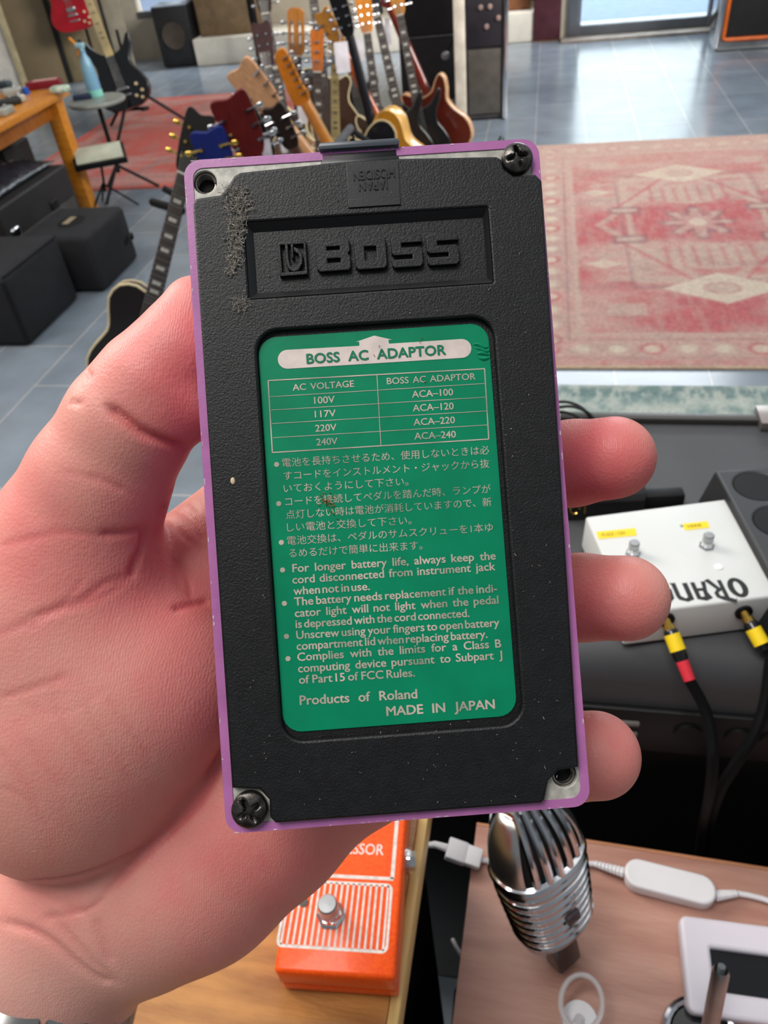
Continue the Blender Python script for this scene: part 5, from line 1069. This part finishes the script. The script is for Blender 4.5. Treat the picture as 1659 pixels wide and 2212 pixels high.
a2_ = amp('covered_amplifier', 'black covered amplifier with a recessed top handle, beside the table leg', 'amplifier', -2.2, -1.87, 2.93, 3.31, .25, M_CLOTH, .025, 'black covered amplifiers on the tiles')
mesh('handle_recess', MB().add(lathe([(0, .2525), (.07, .2525), (.075, .254), (.06, .2545), (0, .2535)], 24), Matrix.Scale(.75, 4, (1, 0, 0))), M_TUBE, a2_); mesh('handle_plate', box((-.01, .0, .2565), (.03, .085, .004), .0015), mat('tan_handle_plate', (150, 136, 112), .5), a2_)
mesh('side_handle', tube([(.168, .10, .10), (.18, .12, .13), (.18, .16, .13), (.168, .175, .10)], .006, 8), M_TUBE, a2_)
a3 = amp('large_amplifier', 'large black amplifier behind the covered ones, with a shiny bag on top', 'amplifier', -3.05, -2.27, 2.98, 3.60, .36, M_BLACK, .012)
mesh('grille_panel', box((.393, 0, .12), (.006, .56, .20), .002), mat('grey_grille_cloth', (66, 62, 58), .8, bump=.3, bscale=500), a3)
for y in (-.25, .1): mesh('corner_cap', box((.385, y, .24), (.03, .07, .05), .012, 3), M_CHROME if y < 0 else M_TUBE, a3)
bgm = bmesh.new(); bmesh.ops.create_grid(bgm, x_segments=22, y_segments=30, size=.5)
for v in bgm.verts:
    a_, b_ = v.co.x, v.co.y; v.co = Vector((a_*.34, b_*.62, .012+.05*max(0, 1-(abs(a_)*2)**3)*max(0, 1-(abs(b_)*2)**4)*(.6+.8*float(vnoise(np.array([[a_*8+9]]), np.array([[b_*12+9]]), 1.5, 7)[0, 0]))))
pbag = mesh('plastic_bag', bm_vf(bgm), mat('shiny_black_plastic', (40, 46, 54), .12, var=.1, spec=.9, bump=.8, bscale=60)); pbag.location = (-2.5, 3.3, .362); pbag.modifiers.new('s', 'SOLIDIFY').thickness = .002
tag(pbag, 'crumpled shiny plastic bag lying on the large black amplifier', 'bag')
ca = amp('speaker_case', 'dark grey box with a fluffy cloth top under the orange table', 'case', -3.2, -2.62, 3.66, 3.9, .42, M_BLACK, .01)
# small music stand with a pale book
mp_ = F(240, 452, 0.); ms = thing('music_stand', 'low wire music stand on the red rug, beside the table leg', 'music stand', tr(mp_[0], mp_[1], 0))
for k in range(3): mesh('leg', tube([(0, 0, .14), (.16*math.cos(k*2.1+.2), .16*math.sin(k*2.1+.2), .008)], .006, 6), M_TUBE, ms)
tp = F(215, 338, .30)-mp_; mesh('post', tube([(0, 0, .10), (tp[0], tp[1], tp[2]-.01)], .007, 8), M_TUBE, ms)
mt_ = frame(tp, nrm(np.array([.85, .45, 0])), nrm(np.array([-.42, .8, .42])), nrm(np.cross(nrm(np.array([.85, .45, 0])), nrm(np.array([-.42, .8, .42])))))
mesh('tray', MB().add(box((0, 0, 0), (.27, .15, .012), .002), mt_).add(box((0, -.075, .012), (.27, .012, .03), .002), mt_), M_TUBE, ms)
bk_ = thing('open_book', 'pale book resting on the low music stand', 'book', frame(tp+mp_, mt_.col[0][:3], mt_.col[1][:3], mt_.col[2][:3])); mesh('pages', MB().add(box((0, .005, .014), (.24, .12, .014), .003)), mat('pale_paper', (190, 192, 172), .7), bk_)
# black guitar with a maple neck on a tripod stand
gb = FY(284, 234, 5.55); gb[2] = max(gb[2], .06)
gs = thing('guitar_stand', 'black tripod stand under the black guitar on the red rug', 'stand', tr(gb[0], gb[1]+.02, 0))
for k in range(3): mesh('leg', tube([(0, .05, .30), (.36*math.cos(k*2.094+.5), .36*math.sin(k*2.094+.5), .02)], .011, 8), M_TUBE, gs)
mesh('stand_post', tube([(0, .05, .2), (-.04, .16, .62)], .011, 8), M_TUBE, gs); mesh('cradle', MB().add(tube([(-.11, -.08, gb[2]+.0), (-.09, .05, gb[2]-.02), (.09, .05, gb[2]-.02), (.11, -.08, gb[2]+.0)], .012, 8)), M_TUBE, gs)
guitar('black double-horned electric guitar with a maple neck on a tripod stand', gb, gb+np.array([-.26, .26, .98]), (.15, -.95, .3), 'strat', (20, 20, 23), (190, 150, 110), hcol=(196, 150, 100), hshape='six', board=MATS['pale_neck'], binding=False, bs=1.12, thick=.06, group='guitars left of the rack')
# red guitar on a wall hook, lower bout in view
rgp = FY(172, 66, 7.25); guitar('glossy red electric guitar hanging before the tan panels, only its round lower end in view', rgp, rgp+np.array([-.12, .06, 1.0]), (.25, -.9, .2), 'lp', (172, 12, 30), (110, 50, 30), hcol=(30, 24, 24), hshape='paddle', binding=False, bs=1.2, group='guitars left of the rack')
hk = MB().add(tube([rgp+np.array([-.1, .05, .82]), rgp+np.array([-.1, .20, .84])], .01, 8)); tag(mesh('guitar_hook', hk, M_TUBE), 'black hook holding the glossy red guitar on the tan screen', 'hook')
# folding screen of tan panels
fsx = thing('folding_screen', 'tall tan folding screen of flat panels standing behind the red guitar', 'screen', tr(-3.9, 7.5, 0))
M_TANE = mat('pale_tan_frame', (190, 176, 140), .5)
def pan(pxa, pxb, y0, y1, name, m, hgt=2.3, th=.03):
    a = F(*pxa, 0.)-[-3.9, 7.5, 0]; b = F(*pxb, 0.)-[-3.9, 7.5, 0]; d = nrm(b-a); L_ = np.linalg.norm(b-a); nn = np.array([-d[1], d[0], 0])
    return mesh(name, MB().add(box((0, 0, 0), (L_, th, hgt), .004), frame((a+b)/2+np.array([0, 0, hgt/2+.005]), d, nn, (0, 0, 1))), m, fsx)
pan((66, 192), (150, 180), 0, 0, 'panel', M_TAN); pan((52, 194), (66, 192), 0, 0, 'frame_stile', M_TANE, 2.3, .05)
pan((160, 178), (215, 172), 0, 0, 'panel', mat('tan_panel_light', (146, 130, 98), .6)); pan((150, 181), (160, 179), 0, 0, 'gap_shade_strip', M_HOLE, 2.3, .02)  # black strips paint the shade between the panels
pan((221, 171), (256, 166), 0, 0, 'panel', MATS['tan_panel_light']); pan((215, 172), (221, 171), 0, 0, 'gap_shade_strip', M_HOLE, 2.3, .02)
pan((262, 164), (298, 158), 0, 0, 'panel', mat('grey_tan_panel', (150, 142, 122), .6)); pan((256, 166), (262, 164), 0, 0, 'gap_shade_strip', M_HOLE, 2.3, .02)
# cream cabinet and dark case left of the screen
p = F(30, 205, 0.); tag(mesh('cream_cupboard', box((-5.14, 7.62, .27), (.76, .5, .54), .008), mat('cream_paint', (232, 226, 216), .5)), 'low cream cupboard behind the orange table at the left edge', 'cupboard')
p2 = np.array([-5.15, 7.66, .5405]); t = thing('dark_case', 'dark case on the low cream cupboard at the top left corner', 'case', tr(*p2)); mesh('case_body', box((0, 0, .2), (.66, .4, .4), .01), mat('dark_grey_case', (62, 60, 62), .5), t); mesh('case_handle', tube([(-.1, -.205, .2), (-.1, -.23, .2), (.1, -.23, .2), (.1, -.205, .2)], .01, 8), M_STEEL, t)
# speaker by the window, box on the plinth
p = F(412, 138, 0.); sp = thing('speaker_cabinet', 'black speaker cabinet with a grey top, below the bright window', 'speaker', tr(p[0]-.06, p[1]+.02, 0, .1)); mesh('cabinet', box((0, 0, .25), (.34, .3, .48), .012), M_BLACK, sp); mesh('top_panel', box((0, 0, .495), (.33, .29, .012), .004), mat('grey_top_panel', (150, 160, 172), .3), sp); mesh('speaker_cone', lathe([(0, 0), (.05, .005), (.10, .015), (.11, .018), (.11, 0)], 24), mat('brown_cone', (74, 64, 54), .7), sp).matrix_local = Matrix.Translation((0, -.152, .26)) @ Matrix.Rotation(math.pi/2, 4, 'X'); mesh('plinth_base', box((0, 0, .006), (.3, .26, .01)), M_TUBE, sp)
small_b = lambda px, py, z, dims, name, label, cat, m, dy=0.: None
p = FY(482, 66, 8.1); t = thing('brown_crate', 'brown wooden box on the cream plinth, behind the guitar heads', 'box', tr(p[0]+.08, 8.16, .2205)); mesh('box_body', box((0, 0, .3), (.52, .4, .6), .01), mat('brown_board', (136, 112, 82), .6), t); mesh('box_edge', box((.262, -.2, .3), (.012, .01, .6)), M_TANE, t); mesh('box_lid', box((0, 0, .606), (.53, .41, .012), .003), mat('brown_lid', (120, 98, 70), .6), t)
p = FY(1108, 12, 8.1); t = thing('small_brown_box', 'small brown box on the cream plinth beside the maroon speaker', 'box', tr(p[0], 8.16, .2205)); mesh('box_body', box((0, 0, .06), (.3, .3, .12), .006), mat('warm_brown_board', (150, 96, 58), .5), t); mesh('box_lid', box((0, 0, .127), (.31, .31, .014), .003), MATS['brown_lid'], t)
p = F(1182, 78, 0.); t = thing('maroon_column', 'maroon column speaker standing left of the glass door', 'speaker', tr(p[0]-.002, p[1]-.13, 0, -.06)); mesh('cabinet', box((0, 0, .46), (.235, .2, .9), .012), mat('maroon_lacquer', (92, 44, 54), .4), t); mesh('grille', box((0, -.102, .62), (.19, .008, .5), .004), mat('maroon_grille', (84, 42, 50), .8), t); mesh('base_trim', box((0, 0, .006), (.245, .21, .01)), mat('wood_trim', (120, 80, 60), .5), t)
p = F(560, 105, 0.); t = thing('microphone_boom_stand', 'black upright stand with a round base behind the dark brown headstock', 'stand', tr(-2.45, 7.4, 0)); mesh('post', tube([(0, 0, .02), (0, 0, 1.2)], .035, 10), M_TUBE, t); mesh('round_base', lathe([(0, 0.001), (.16, .001), (.15, .03), (0, .04)], 24), M_TUBE, t)
# combo cabinet, rack and orange-piped cabinet
p = F(905, 185, 0.); bc = thing('tall_black_cabinet', 'tall black speaker cabinet behind the cherry guitar', 'speaker', tr(-.72, 6.15, 0, .05)); mesh('cabinet', box((0, 0, .62), (.52, .36, 1.23), .012), mat('black_cabinet_tolex', (40, 36, 38), .6), bc); mesh('grille', box((0, -.183, .80), (.46, .012, .78), .004), mat('black_grille', (33, 30, 33), .8), bc); mesh('grille_piping', tube([(-.225, -.19, .40), (.225, -.19, .40)], .006, 6), M_STEEL, bc)
for x in (-.2, .2): mesh('caster', ball((x, -.1, .0125), (.02, .02, .012), 8), M_TUBE, bc)
rx = F(1027, 262, 0.); rc = thing('equipment_rack', 'grey metal equipment rack with a black jack panel, right of the tall black cabinet', 'rack', tr(rx[0]+.03, rx[1]+.17, 0, .03))
M_RKG = mat('warm_grey_rack', (222, 210, 194), .5); RW = .30
mesh('carcass', box((.02, 0, .55), (RW-.06, .30, 1.08), .004), mat('rack_dark_side', (70, 66, 66), .5), rc); mesh('side_upright', box((-.125, -.01, .55), (.07, .34, 1.09), .008), M_RKG, rc); mesh('side_upright', box((.152, -.01, .55), (.028, .34, 1.09), .008), M_CHROME, rc)
mesh('lower_panel', box((.025, -.158, .22), (.20, .012, .36), .003), mat('brown_grey_panel', (96, 90, 84), .35, .3), rc); jp = mesh('jack_panel', box((.025, -.16, .56), (.215, .014, .29), .003), mat('black_jack_panel', (40, 36, 42), .4), rc); mesh('upper_panel', box((.025, -.158, .82), (.20, .012, .20), .003), mat('upper_grey_panel', (136, 130, 124), .4), rc)
for x, z in ((.005, .62), (.06, .62), (.04, .52), (.11, .56)): mesh('jack_socket', MB().add(lathe([(0, 0), (.014, 0), (.014, .012), (.008, .014), (0, .014)], 14), Matrix.Translation((x, -.166, z)) @ Matrix.Rotation(math.pi/2, 4, 'X')), mat('pinkish_jack', (190, 160, 152), .3, .5), jp)
mesh('rack_foot', box((.02, 0, .006), (.25, .3, .011)), M_TUBE, rc)
p0 = P(962, 120, 4.95); p1 = P(1003, 42, 4.95); dc_ = thing('desk_boom', 'short black boom arm clamped to the grey rack', 'boom arm', Matrix.Translation(p0)); mesh('arm', tube([(0, 0, 0), p1-p0], .012, 8), M_TUBE, dc_); mesh('clamp', ball((0, 0, 0), .028, 10), M_STEEL, dc_); mesh('mount', tube([p1-p0, np.array(p1-p0)+np.array([.03, .2, .0])], .014, 8), M_STEEL, dc_)
ox, oy = 1.27, 6.95; oc_ = thing('orange_trimmed_cabinet', 'black speaker cabinet with orange piping at the top right corner', 'speaker', tr(ox, oy, 0, -.03))
OWd = .76; mesh('cabinet', box((OWd/2, .18, .42), (OWd, .36, .80), .012), mat('silver_tolex', (150, 152, 156), .3, .5), oc_); mesh('baffle', box((OWd/2+.01, -.004, .43), (OWd-.06, .012, .72), .004), mat('black_baffle', (34, 33, 34), .7), oc_)
o_ = rrect(.055, .075, OWd-.03, .80, .02, 4); mesh('orange_piping', tube([(a, -.012, b) for a, b in o_], .014, 8, True), mat('orange_piping', (240, 112, 24), .4), oc_); mesh('corner_strip', box((.008, .0, .42), (.03, .03, .80), .006), M_CHROME, oc_); mesh('foot_rail', box((OWd/2, .16, .012), (OWd-.02, .34, .02), .004), M_STEEL, oc_)
mesh('side_panel', box((-.004, .18, .44), (.008, .26, .66), .003), M_GLOSSBLK, oc_)
